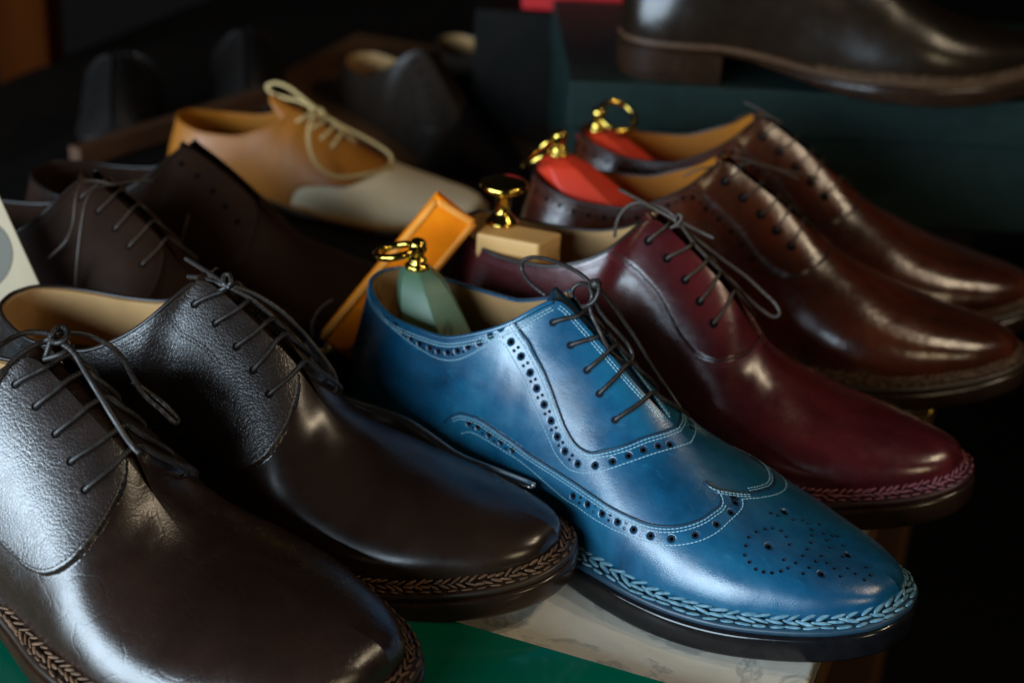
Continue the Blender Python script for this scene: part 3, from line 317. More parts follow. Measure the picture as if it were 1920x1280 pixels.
def marble(name):
    m, nt, p = newmat(name); L = nt.links
    f = noise(nt, 14, 8, .65, dist=1.6); L.new(ramp(nt, f, [(.30, (.74, .70, .59)), (.44, (.88, .84, .73)), (.495, (.52, .51, .46)), (.54, (.86, .82, .70)), (.70, (.76, .72, .61))]), p.inputs['Base Color'])
    p.inputs['Roughness'].default_value = .22; return m
def cord(name, c1, c2, rough=.5):
    m, nt, p = newmat(name); L = nt.links; L.new(ramp(nt, noise(nt, 900, 2), [(.35, c1), (.65, c2)]), p.inputs['Base Color']); p.inputs['Roughness'].default_value = rough
    t = nt.nodes.new('ShaderNodeTexCoord'); w = nt.nodes.new('ShaderNodeTexWave'); w.inputs['Scale'].default_value = 420; w.bands_direction = 'DIAGONAL'; L.new(t.outputs['Object'], w.inputs['Vector'])
    b = nt.nodes.new('ShaderNodeBump'); b.inputs['Strength'].default_value = .22; b.inputs['Distance'].default_value = .0004; L.new(w.outputs['Fac'], b.inputs['Height']); L.new(b.outputs[0], p.inputs['Normal']); return m

M = {}
M['blue'] = leather('blue_leather', (.0022, .034, .074), (.011, .118, .205), rough=(.21, .38), nscale=19, spec=.85, bump=.13, patina=(.004, .068, .142), scuff=.6, wave=.09)
M['burgundy'] = leather('burgundy_leather', (.034, .004, .005), (.105, .012, .013), rough=(.18, .30), nscale=20, spec=.9, patina=(.064, .0065, .008), scuff=.4, wave=.12)
M['russet'] = leather('russet_leather', (.022, .006, .002), (.100, .019, .006), rough=(.18, .28), nscale=20, spec=.7, patina=(.052, .010, .0035), scuff=.3, wave=.22)
M['brown'] = leather('dark_brown_leather', (.014, .0068, .0042), (.023, .011, .006), spec=.7, rough=(.19, .29), nscale=24)
M['vamp_dark'] = leather('smooth_dark_leather', (.014, .0068, .0045), (.023, .0105, .0065), rough=(.22, .33), spec=.8, nscale=24, pebble=.05, pscale=640, crease=.07, wave=.10)
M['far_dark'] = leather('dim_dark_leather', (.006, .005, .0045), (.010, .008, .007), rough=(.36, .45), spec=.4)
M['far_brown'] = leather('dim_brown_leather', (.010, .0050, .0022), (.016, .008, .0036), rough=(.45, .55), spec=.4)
M['welt_tan'] = plain('tan_brown_welt', (.055, .026, .011), (.085, .040, .017), rough=.5, nscale=200)
M['blue_dark'] = leather('dark_blue_leather', (.003, .014, .026), (.005, .028, .048), rough=(.30, .42), nscale=22)
M['pebble'] = leather('pebbled_dark_leather', (.012, .0068, .005), (.019, .010, .007), rough=(.30, .40), spec=.95, pebble=.15, pscale=640, crease=.05)
M['pebble2'] = leather('grained_dark_leather', (.014, .008, .006), (.021, .011, .008), rough=(.28, .37), spec=1.0, pebble=.13, pscale=600, crease=.06)
M['suede'] = leather('deep_brown_leather', (.017, .0072, .0038), (.026, .011, .0056), rough=(.6, .7), nscale=30, spec=.10)
M['tan'] = leather('tan_leather', (.30, .095, .005), (.40, .135, .008), rough=(.42, .55), nscale=16)
M['white'] = leather('white_leather', (.80, .66, .44), (.84, .71, .49), rough=(.45, .55), nscale=20)
M['chocolate'] = leather('chocolate_leather', (.009, .005, .0025), (.015, .008, .004), rough=(.22, .30), nscale=20)
M['lining'] = leather('tan_lining_leather', (.40, .22, .085), (.50, .29, .12), rough=(.5, .6), nscale=30, bump=.12)
M['sole_black'] = plain('black_sole_edge', (.005, .005, .006), (.009, .008, .009), rough=.16, nscale=120, bump=.03)
M['sole_brown'] = plain('brown_sole_edge', (.018, .009, .005), (.030, .013, .007), rough=.22, nscale=120, bump=.05)
M['sole_tan'] = plain('tan_sole_edge', (.24, .10, .018), (.30, .13, .025), rough=.4, nscale=120)
M['welt_blue'] = plain('blue_welt', (.010, .035, .06), (.018, .05, .08), rough=.4, nscale=200)
M['welt_burgundy'] = plain('burgundy_welt', (.022, .006, .006), (.032, .008, .008), rough=.4, nscale=200)
M['welt_brown'] = plain('brown_welt', (.018, .009, .0045), (.028, .013, .006), rough=.4, nscale=200)
M['thread_blue'] = plain('pale_blue_thread', (.30, .50, .56), (.20, .38, .46), rough=.6, nscale=300)
M['thread_braid_blue'] = plain('blue_braid_thread', (.05, .15, .22), (.17, .32, .38), rough=.55, nscale=300)
M['thread_pink'] = plain('pink_thread', (.14, .034, .045), (.26, .07, .09), rough=.6, nscale=300)
M['thread_burgundy'] = plain('burgundy_thread', (.10, .02, .03), (.14, .03, .04), rough=.6, nscale=300)
M['thread_brown'] = plain('light_brown_thread', (.055, .025, .010), (.15, .070, .028), rough=.6, nscale=300)
M['thread_dark'] = plain('dark_thread', (.012, .008, .008), (.02, .014, .012), rough=.5, nscale=300)
M['thread_cream'] = plain('cream_thread', (.42, .30, .14), (.50, .36, .18), rough=.6, nscale=300)
M['hole'] = plain('punched_hole', (.008, .016, .030), (.014, .026, .045), rough=.8, spec=.1)
M['hole_brown'] = plain('punched_hole_brown', (.004, .002, .002), (.006, .003, .002), rough=.8, spec=.1)
M['edge_blue'] = plain('dark_blue_raw_edge', (.008, .016, .028), (.012, .024, .04), rough=.45)
M['edge_brown'] = plain('dark_raw_edge', (.010, .006, .005), (.016, .010, .008), rough=.35)
M['lace_dark'] = cord('dark_waxed_lace', (.012, .009, .008), (.028, .022, .019), .42)
M['lace_brown'] = cord('brown_waxed_lace', (.035, .022, .015), (.06, .040, .028), .45)
M['lace_cream'] = cord('cream_cotton_lace', (.50, .34, .13), (.62, .44, .19), .7)
M['brass'] = plain('polished_brass', (.72, .50, .10), (.66, .44, .08), rough=.14, metal=1.)
M['steel'] = plain('polished_steel', (.80, .79, .78), (.72, .71, .71), rough=.24, metal=1.)
M['green_paint'] = plain('sage_green_painted_wood', (.075, .145, .085), (.092, .170, .100), rough=.45, nscale=40, bump=.1, bscale=200)
M['red_paint'] = plain('red_painted_wood', (.72, .040, .016), (.80, .060, .022), rough=.45, nscale=40)
M['orange_wood'] = plain('orange_stained_wood', (.95, .25, .0), (.86, .19, .0), rough=.75, spec=.15, nscale=70, bump=.15, bscale=160)
M['orange_pale'] = plain('pale_orange_edge', (.88, .33, .06), (.80, .27, .03), rough=.8, spec=.15, nscale=90, bump=.1, bscale=200)
M['beech'] = wood('pale_beech_wood', (.60, .31, .095), (.70, .40, .145), rough=.5, scale=(20, 160, 160))
M['cabinet'] = wood('red_brown_cabinet_wood', (.026, .006, .0012), (.042, .010, .002), rough=.9, spec=.0, scale=(60, 60, 5))
M['counter'] = wood('brown_counter_wood', (.085, .036, .012), (.14, .062, .022), rough=.5, scale=(60, 60, 5))
M['rail'] = wood('brown_rail_wood', (.045, .015, .004), (.075, .028, .008), rough=.6, scale=(60, 10, 60))
M['marble'] = marble('cream_marble')
M['lacquer'] = plain('green_lacquer', (.000, .105, .058), (.000, .13, .072), rough=.08, nscale=10, coat=.5)
M['box_green'] = plain('dark_green_box_paper', (.004, .014, .012), (.006, .020, .017), rough=.62, spec=.3, nscale=90, bump=.35, bscale=420)
M['red_card'] = plain('red_box_paper', (.40, .004, .006), (.46, .006, .008), rough=.5)
M['card'] = plain('off_white_card', (.33, .25, .15), (.36, .275, .17), rough=.6)
M['card_grey'] = plain('grey_print', (.085, .075, .05), (.095, .085, .06), rough=.6)
M['black_box'] = plain('black_box_paper', (.004, .0035, .003), (.006, .005, .004), rough=.7, spec=.12)  # also on the shelf boards, where the black stands for shade
M['floor'] = plain('dark_floor', (.006, .004, .003), (.009, .006, .004), rough=.7, spec=.1)
M['glint_steel'] = plain('glint_bead_steel', (.85, .83, .80), (.75, .73, .72), rough=.40, metal=1.)  # rougher steel, so the added bead picks up more light
M['knot'] = cord('cream_string', (.62, .50, .24), (.70, .58, .30), .8)

# ================================================================ shoe builder
DATA = json.loads(DATA_TXT)
EYE = [(.412, .845), (.442, .798), (.474, .772), (.503, .742), (.531, .712)]
def pip(poly, x, y):
    inside = np.zeros(x.shape, bool); n = len(poly)
    for i in range(n):
        x1, y1 = poly[i]; x2, y2 = poly[(i+1) % n]
        c = ((y1 > y) != (y2 > y)) & (x < (x2-x1)*(y-y1)/(y2-y1+1e-15)+x1)
        inside ^= c
    return inside
def sdist(V, poly3, ins, lim=.006):
    """signed distance (inside +) to a 3D polyline, clipped"""
    P = V.reshape(-1, 3); d = np.full(len(P), lim)
    for a in range(0, len(P), 20000):
        q = P[a:a+20000]; m = np.full(len(q), lim**2)
        for b in range(0, len(poly3), 40):
            m = np.minimum(m, ((q[:, None]-poly3[None, b:b+40])**2).sum(2).min(1))
        d[a:a+20000] = np.sqrt(m)
    d = d.reshape(V.shape[:2]); return np.where(ins, d, -d)
def sstep(x, a, b): t = np.clip((x-a)/(b-a), 0, 1); return t*t*(3-2*t)

class Shoe:
    def __init__(s, spec):
        s.sp = spec; k = spec['key']; s.last = Last(dict(spec.get('last', {}), top=spec.get('top', TOP)))
        n, m = spec.get('res', (300, 100)); s.hi = {}
        nm_, mm_ = spec.get('res_far', (240, 80))
        s.hi[-1] = Skin(s.last, -1, n, m); s.hi[1] = Skin(s.last, 1, nm_, mm_) if (nm_, mm_) != (n, m) else Skin(s.last, 1, n, m)
        s.lo = {-1: Skin(s.last, -1, 300, 90), 1: Skin(s.last, 1, 300, 90)}
        pose = spec['pose']; s.root = empty(spec['name'], (pose[0], pose[1], pose[3]), pose[2], spec.get('scale', (1, 1, 1)))
        tag(s.root, spec['label'], spec.get('cat', 'shoe'), spec.get('group'))
        s.disp = {sd: np.zeros(h.V.shape[:2]) for sd, h in s.hi.items()}; s.mi = {sd: np.zeros(h.V.shape[:2], int) for sd, h in s.hi.items()}
    def curve(s, sd, us, n=None, lift=0.):
        """(u,s) control points -> smooth 3D curve on the skin, spaced ~.5 mm"""
        us = np.array(us, float); C = catmull(us, 400); P, N = s.lo[sd].at(C[:, 0], C[:, 1])
        L = np.linalg.norm(np.diff(P, axis=0), axis=1).sum(); k = n or max(8, int(L/.0008)); P = resample(P, k); P, N = s.lo[sd].snap(P, lift); return P, N
    def layer(s, sd, us, close, thick, mat=None, edge=.0007):
        """raise a leather piece: the region enclosed by the open (u,s) curve plus its closing points"""
        us = np.array(us, float); C = catmull(us, 300); h = s.hi[sd]; U, S = np.meshgrid(h.u, h.s, indexing='ij'); ins = pip(np.vstack([C, close]), U, S)
        P, _ = s.lo[sd].at(C[:, 0], C[:, 1]); P = resample(P, max(20, int(np.linalg.norm(np.diff(P, axis=0), axis=1).sum()/.0008)))
        d = sdist(h.V, P, ins); s.disp[sd] = np.maximum(s.disp[sd], thick*sstep(d, -edge*.3, edge)) if thick > 0 else s.disp[sd]
        if mat is not None: s.mi[sd][ins] = mat
        return ins
    def dent(s, sd, P, r, depth):
        h = s.hi[sd]; V = h.V.reshape(-1, 3); D = s.disp[sd].reshape(-1)
        for p in P:
            d = np.sqrt(((V-p)**2).sum(1)); D -= depth*(1-sstep(d, r*.72, r*1.12))
    def offset(s, sd, P, N, d, lift):
        T = unit(np.gradient(gsmooth(P, 2), axis=0)); Q = P+np.cross(N, T)*d; Q = gsmooth(Q, 2.0)
        L = np.linalg.norm(np.diff(Q, axis=0), axis=1).sum(); Q = resample(Q, max(6, int(L/.0009))); return s.lo[sd].snap(Q, lift)
    def stitches(s, acc, P, N, pitch=.0022, L=.0017, w=.00055, h=.0004, skew=0., jit=0.):
        l = np.concatenate([[0], np.cumsum(np.linalg.norm(np.diff(P, axis=0), axis=1))]); q = np.arange(pitch/2, l[-1], pitch)
        I = lambda A: np.stack([np.interp(q, l, A[:, k]) for k in range(3)], 1)
        Pq, Nq, Tq = I(P), unit(I(N)), unit(I(np.gradient(P, axis=0)))
        for p, n, t in zip(Pq, Nq, Tq):
            n = unit(n-(n@t)*t); b = np.cross(n, t); k = skew+random.uniform(-1, 1)*.25*jit; t2 = unit(t*math.cos(k)+b*math.sin(k)+n*random.uniform(-.06, .06)*jit); acc.add(*capsule_vf(p+(b*random.uniform(-.0003, .0003)+t*random.uniform(-.0005, .0005)+n*random.uniform(-.0002, .0001))*jit, t2, n, L*(1+.14*jit*random.uniform(-1, 1)), w*(1+.22*jit*random.uniform(-1, 1)), h*(1+.25*jit*random.uniform(-1, 1))))
    def build_upper(s, mats):
        Vs = []; Fs = []; MI = []; n0 = 0
        for sd in (-1, 1):
            h = s.hi[sd]; V = h.V+h.N*s.disp[sd][..., None]; n, m = V.shape[:2]
            F = grid_faces(n, m, sd == 1); Vs.append(V.reshape(-1, 3)); Fs.append(F+n0); MI.append(s.mi[sd][:-1, :-1].ravel()); n0 += n*m
        s.upper = mesh('upper', np.vstack(Vs), np.vstack(Fs), mats, s.root, True, np.concatenate(MI), weld=1e-5); return s.upper
    def build_lining(s, mat):
        a = Acc()
        for sd in (-1, 1):
            k = s.lo[sd]; i = k.u <= .408; j = k.s >= .30; V = (k.V-k.N*.0022)[i][:, j]; n, m = V.shape[:2]; a.add(V.reshape(-1, 3), grid_faces(n, m))
            R = np.stack([k.V[i][:, -1], V[:, -1]], 1); a.add(R.reshape(-1, 3), grid_faces(n, 2))
        s.lining = a.build('lining', mat, s.root)
        C = s.last.half; u = np.linspace(0, .62, 40); q = np.linspace(0, 1, s.last.dens); L = []
        for sd in (-1, 1): L.append(np.stack([np.interp(u, q, C[sd][0][:, k]) for k in (0, 1)], 1)*[1, .94])
        V = []
        for p, r in zip(*L): V += [(p[0], p[1], s.last.zf(p[0])+.003), (r[0], r[1], s.last.zf(r[0])+.003)]
        mesh('insole', V, grid_faces(40, 2).tolist(), mat, s.root)
    def build_binding(s, mat, r=.0011):
        u = np.concatenate([np.linspace(.40, 0, 110), np.linspace(0, .40, 110)[1:]]); P = []
        for k, uu in enumerate(u):
            sd = -1 if k < 110 else 1; p, n = s.lo[sd].at(np.array([uu]), np.array([1.])); P.append(p[0]-n[0]*.0009+s.disp_top*n[0])
        mesh('topline_binding', *tube_vf(gsmooth(np.array(P), 1.5), r, 8), mat, s.root)
    def build_tongue(s, mat, ext=.016, wide=.60):
        us = np.linspace(.64, .415, 30); rows = []
        for u in us:
            A, nA = s.lo[-1].at(np.array([u]), np.array([wide+.12])); B, nB = s.lo[1].at(np.array([u]), np.array([wide+.12]))
            Ca, _ = s.lo[-1].at(np.array([u]), np.array([1.])); Cb, _ = s.lo[1].at(np.array([u]), np.array([1.]))
            a = A[0]-nA[0]*.0042; b = B[0]-nB[0]*.0042; c = (Ca[0]+Cb[0])/2-np.array([.0006, 0, .0026]); c = 2*c-.5*(a+b)
            t = np.linspace(0, 1, 15)[:, None]; rows.append(a*(1-t)**2+2*t*(1-t)*c+b*t*t)
        d = unit(rows[-1][7]-rows[-6][7])
        for k in range(1, 9):
            f = k/8; sh = 1-.35*f**3; c = rows[29].mean(0); R = (rows[29]-c)*[1, sh, 1]+c+(d*[1, 1, .8])*ext*f*(1-.55*np.abs(np.linspace(-1, 1, 15))[:, None]**5*f)+np.array([0, 0, .0015*f*f]); rows.append(R)
        V = np.array(rows); n, m = V.shape[:2]; o = mesh('tongue', V.reshape(-1, 3), grid_faces(n, m).tolist(), mat, s.root)
        sm = o.modifiers.new('thickness', 'SOLIDIFY'); sm.thickness = .0014; sm.offset = 0; s.tongueV = V; return o
    def ext(s, x):
        x = x/s.last.len; return .0012+.0008*_w(x, .05, .1)+(s.sp.get('welt', .0068)-.002)*_w(x, .10, .19)
    def outline(s, n=260):
        O = []
        for sd in (-1, 1):
            C, N, T = s.last.half[sd]; i = np.linspace(0, s.last.dens-1, n).astype(int); c, nn = C[i], unit(N[i])
            O.append((c, nn) if sd == -1 else (c[::-1][1:-1], nn[::-1][1:-1]))
        return np.vstack([O[0][0], O[1][0]]), unit(np.vstack([O[0][1], O[1][1]]))
    def build_sole(s, welt_mat, sole_mat, heel_mat=None):
        C, N = s.outline(); e = s.ext(C[:, 0])[:, None]; zf = s.last.zf(C[:, 0]); spr = s.sp.get('last', {}).get('spring', .011); zb = zbot(C[:, 0]/s.last.len, spr); n = len(C)
        def ring(off, z): return np.concatenate([C+N*off, np.broadcast_to(z, (n,))[:, None]], 1)
        def sweep(rings, name, mat, cap=False):
            V = np.vstack(rings); k = len(rings); F = []
            for r in range(k-1):
                for i in range(n): j = (i+1) % n; F.append((r*n+i, r*n+j, (r+1)*n+j, (r+1)*n+i))
            if cap:
                h = n//2; b = (k-1)*n
                for i in range(1, h): F.append((b+i, b+i+1, b+n-i-1, b+(n-i) % n)) if i+1 <= n-i-1 else None
                F = [f for f in F if f and len(set(f)) >= 3]
            return mesh(name, V, [tuple(dict.fromkeys(f)) for f in F], mat, s.root)
        tw = .0042
        s.sole = sweep([ring(e-.004, zf-tw+.0008), ring(e-.0012, zf-tw+.0002), ring(e+.0004, zf-tw-.0002), ring(e+.0009, zf-tw-.0016), ring(e+.0009, zb+.0016), ring(e+.0004, zb+.0003), ring(e-.001, zb)], 'sole', sole_mat, True)
        s.welt = sweep([ring(-.004, zf+.0010), ring(0*e, zf+.0004), ring(e-.0016, zf-.0004), ring(e-.0004, zf-.0010), ring(e, zf-.0020), ring(e-.0003, zf-.0034), ring(e-.003, zf-tw+.0004)], 'welt', welt_mat)
        m = C[:, 0] < .070*s.last.len; idx = np.where(m)[0]; ix = np.concatenate([idx[idx >= n//2], idx[idx < n//2]]); P = (C+N*e)[ix]; zt = zb[ix]
        prof = [(-.0004, lambda z: z+.0004), (.0004, lambda z: z-.0008), (.0004, lambda z: .0068+0*z), (-.0002, lambda z: .0062+0*z), (.0003, lambda z: .0056+0*z), (-.0006, lambda z: 0*z)]
        V = []; F = []; k = len(P)
        for off, zz in prof: V.append(np.concatenate([P+N[ix]*off, zz(zt)[:, None]], 1))
        for r in range(len(prof)-1):
            for i in range(k): j = (i+1) % k; F.append((r*k+i, r*k+j, (r+1)*k+j, (r+1)*k+i))
        F.append(tuple(range((len(prof)-1)*k, len(prof)*k))); mesh('heel', np.vstack(V), F, heel_mat or sole_mat, s.root, False)
    def braid(s, mats, style):
        """hand-sewn welt: slanted braid rows against the upper and a row of long stitches by the edge"""
        C, N = s.outline(700); x = C[:, 0]/s.last.len; i0 = np.where(x > s.sp.get('braid_from', .135))[0]; C, N = C[i0], N[i0]; e = s.ext(C[:, 0])[:, None]; zf = s.last.zf(C[:, 0])[:, None]
        def row(off, dz): return np.concatenate([C+N*off, zf+dz], 1)
        up = np.array([0, 0, 1.]); n3 = unit(np.concatenate([N, 0*zf], 1)*.55+up)
        a = Acc(); k = style
        s.stitches(a, row(e*.12+.0005, .0025), n3, k['pitch'], k['L'], k['w'], k['h'], k['skew'], 1.)
        s.stitches(a, row(e*.12+.0025, .0010), n3, k['pitch'], k['L'], k['w'], k['h'], -k['skew']*.7, 1.)
        a.build('braid', mats[0], s.welt)
        b = Acc(); s.stitches(b, row(e-.0017, .0003), np.broadcast_to(up, C.shape[:1]+(3,)).copy(), k['p2'], k['L2'], k['w2'], k['h2'], 0, 1.); b.build('welt_stitch', mats[1], s.welt)
    def eyelets(s, us, hole_mat, r=.0017, far=True):
        out = {-1: [], 1: []}
        for sd in (-1, 1):
            for u, ss in us:
                p, n = s.hi[sd].at(np.array([u]), np.array([ss])); dd = s.disp_face; p = p[0]+n[0]*dd; out[sd].append((p, n[0]))
                mesh('eyelet', *dish_vf(p, n[0], r, [(1.25, -.0002), (1.05, .00042), (.85, .0002), (.70, .00006)]), hole_mat, s.root)
        return out
    def bars(s, us, acc, r=.0011, skip=(), lean=.030):
        """straight lace bars: out of one eyelet, over the facing, across the gap and into the other"""
        for i, (u, ss) in enumerate(us):
            if i in skip: continue
            t = np.linspace(0, 1, 6); P = []
            ln = lean*(.75+.5*random.random())
            a, na = s.hi[-1].at(u+ln*t, ss+(1.0-ss)*t); b_, nb = s.hi[1].at(u+ln+ln*.5*t[::-1], ss+(1.0-ss)*t)
            lift = s.disp_face+r*np.array([.1, .9, 1.15, 1.1, 1.15, 1.3])[:, None]
            P = [a[0]-na[0]*.002]+list(a+na*lift)+list((b_+nb*lift)[::-1])+[b_[0]-nb[0]*.002]
            acc.add(*tube_vf(gsmooth(catmull(np.array(P), 60), 1.2), r, 8))
    def topstitch(s, acc, offs, lift, u1=.395, sides=(-1, 1), pitch=.0022):
        for sd in sides:
            uu = np.linspace(.005, u1, 220); P, N = s.lo[sd].at(uu, np.ones(220)); P, N = gsmooth(P, 3), unit(gsmooth(N, 3))
            for d in offs:
                Q, NQ = s.offset(sd, P, N, d if sd == 1 else -d, lift)
                lo = s.lo[sd]; c = P.mean(0)
                if Q[:, 2].mean() > P[:, 2].mean(): Q, NQ = s.offset(sd, P, N, -d if sd == 1 else d, lift)
                s.stitches(acc, Q, NQ, pitch)
    def seam_rows(s, acc, sd, us, offs, lift, pitch=.0022, trim=(0, 1)):
        P, N = s.curve(sd, us)
        for d in offs:
            Q, NQ = s.offset(sd, P, N, d, lift); a, b = int(trim[0]*len(Q)), int(trim[1]*len(Q)); s.stitches(acc, Q[a:b], NQ[a:b], pitch)

def lace_local(key, nm): return np.array(DATA['laces'][key][nm], float)
def lace_tube(acc, P, r=.0011, n=90, push=0): acc.add(*tube_vf(catmull(P, n), r, 8))

def split(c, sd): return [(u, v) for q, u, v in c if q == sd]

# ================================================================ the blue brogue
def std_shoe(spec):
    """sole, lining, tongue, laces and the pattern pieces of a plain oxford or derby"""
    s = Shoe(spec); st = spec['style']; c = DATA['curves']; up = spec['upper']; s.disp_top = 0.; s.disp_face = 0.
    close_back = [(-.2, 1.2), (-.2, -.2)]
    if st == 'derby':
        tab = spec.get('tab') or [(.562, 1.0), (.566, .94), (.567, .86), (.566, .76), (.565, .66), (.562, .55), (.555, .44), (.54, .345), (.52, .285), (.49, .25), (.45, .245), (.40, .26), (.33, .30), (.24, .33), (.15, .33), (.05, .33), (-.05, .33)]
        for sd in (-1, 1): s.layer(sd, tab, [(-.2, tab[-1][1]), (-.2, 1.2), (tab[0][0], 1.2)], spec.get('thick', .0019), 1, .0006)
        s.disp_top = s.disp_face = spec.get('thick', .0019)
    else:
        fac = spec.get('facing') or [(.347, 1.0), (.374, .870), (.400, .70), (.420, .63), (.442, .59), (.463, .55), (.482, .515), (.500, .498), (.520, .495), (.541, .525), (.558, .579), (.575, .676), (.593, .80), (.615, 1.0)]
        for sd in (-1, 1):
            ins = s.layer(sd, fac, [(.615, 1.2), (.347, 1.2)], .0007, 1, .0005)
        s.disp_face = .0007
    s.build_upper(up); s.build_lining(spec['lining']); s.build_binding(spec['edge'], .0012); s.build_tongue(spec.get('tongue', up[0]), spec.get('tongue_ext', .008)); s.build_sole(spec['welt_mat'], spec['sole_mat'])
    if spec.get('braid'): s.braid(spec['braid_mats'], spec['braid'])
    pit = spec.get('pitch', .0022); sides = (-1,) if spec.get('simple') else (-1, 1)
    for sd in sides:
        a = Acc(); s.topstitch(a, (.0028, .0042), s.disp_top+.0001, .39 if st == 'derby' else .345, (sd,), pit); a.build('topline_stitching', spec['thread'], s.upper); a = Acc()
        g = 1 if sd == -1 else -1
        if st == 'derby':
            s.seam_rows(a, sd, tab[1:11], [g*d for d in spec.get('tab_rows', (-.0022,))] , s.disp_face+.0001, pit)
            if spec.get('qst'): s.seam_rows(a, sd, spec['qst'], (0, .0016), s.disp_face+.0001, pit)
        else: s.seam_rows(a, sd, fac, [g*d for d in (-.0014, -.0030)], .0001, pit)
        if a.n: a.build('seam_stitching', spec['thread'], s.upper)
    if st != 'derby':
        e = Acc()
        for sd in (-1, 1):
            P, N = s.curve(sd, fac); e.add(*tube_vf(P[::2]+N[::2]*.0003, .0004, 6))
        e.build('seam_edge', spec['edge'], s.upper)
    if spec.get('holes'):
        ha = Acc()
        for us, d, lift in spec['holes']:
            P, N = s.curve(-1, us); Q, NQ = s.offset(-1, P, N, d, lift) if d else (P, N)
            for k in range(3, len(Q), 6): ha.add(*dish_vf(Q[k]+NQ[k]*.0001, NQ[k], .0015 if (k//6) % 2 == 0 else .0008, [(1.0, .00025), (.86, .00008), (.5, .00004)], 10))
        ha.build('punched_holes', spec['hole'], s.upper)
    eyes = s.eyelets([EYE[i] for i in spec.get('eyes', range(5))], spec['hole'], spec.get('eye_r', .0017))
    l = Acc(); key = spec['key']; r = spec.get('lace_r', .0011)
    s.bars([EYE[i] for i in spec.get('eyes', range(5))], l, r, spec.get('skip', ()))
    for nm in DATA['laces'].get(spec.get('lace_key', key), {}):
        if nm in spec.get('no_lace', ()): continue
        P = lace_local(spec.get('lace_key', key), nm)
        if len(P) > 1: lace_tube(l, P/np.array(spec.get('scale', (1, 1, 1))), r)
    if l.n: l.build('lace', spec['lace'], s.root)
    return s

GROUP = 'dress shoes set out on the marble shelf'
PO, SCL = DATA['pose'], DATA['sc']
BR_FINE = dict(pitch=.0040, L=.0052, w=.0014, h=.0010, skew=.42, p2=.0064, L2=.0046, w2=.0014, h2=.0008)

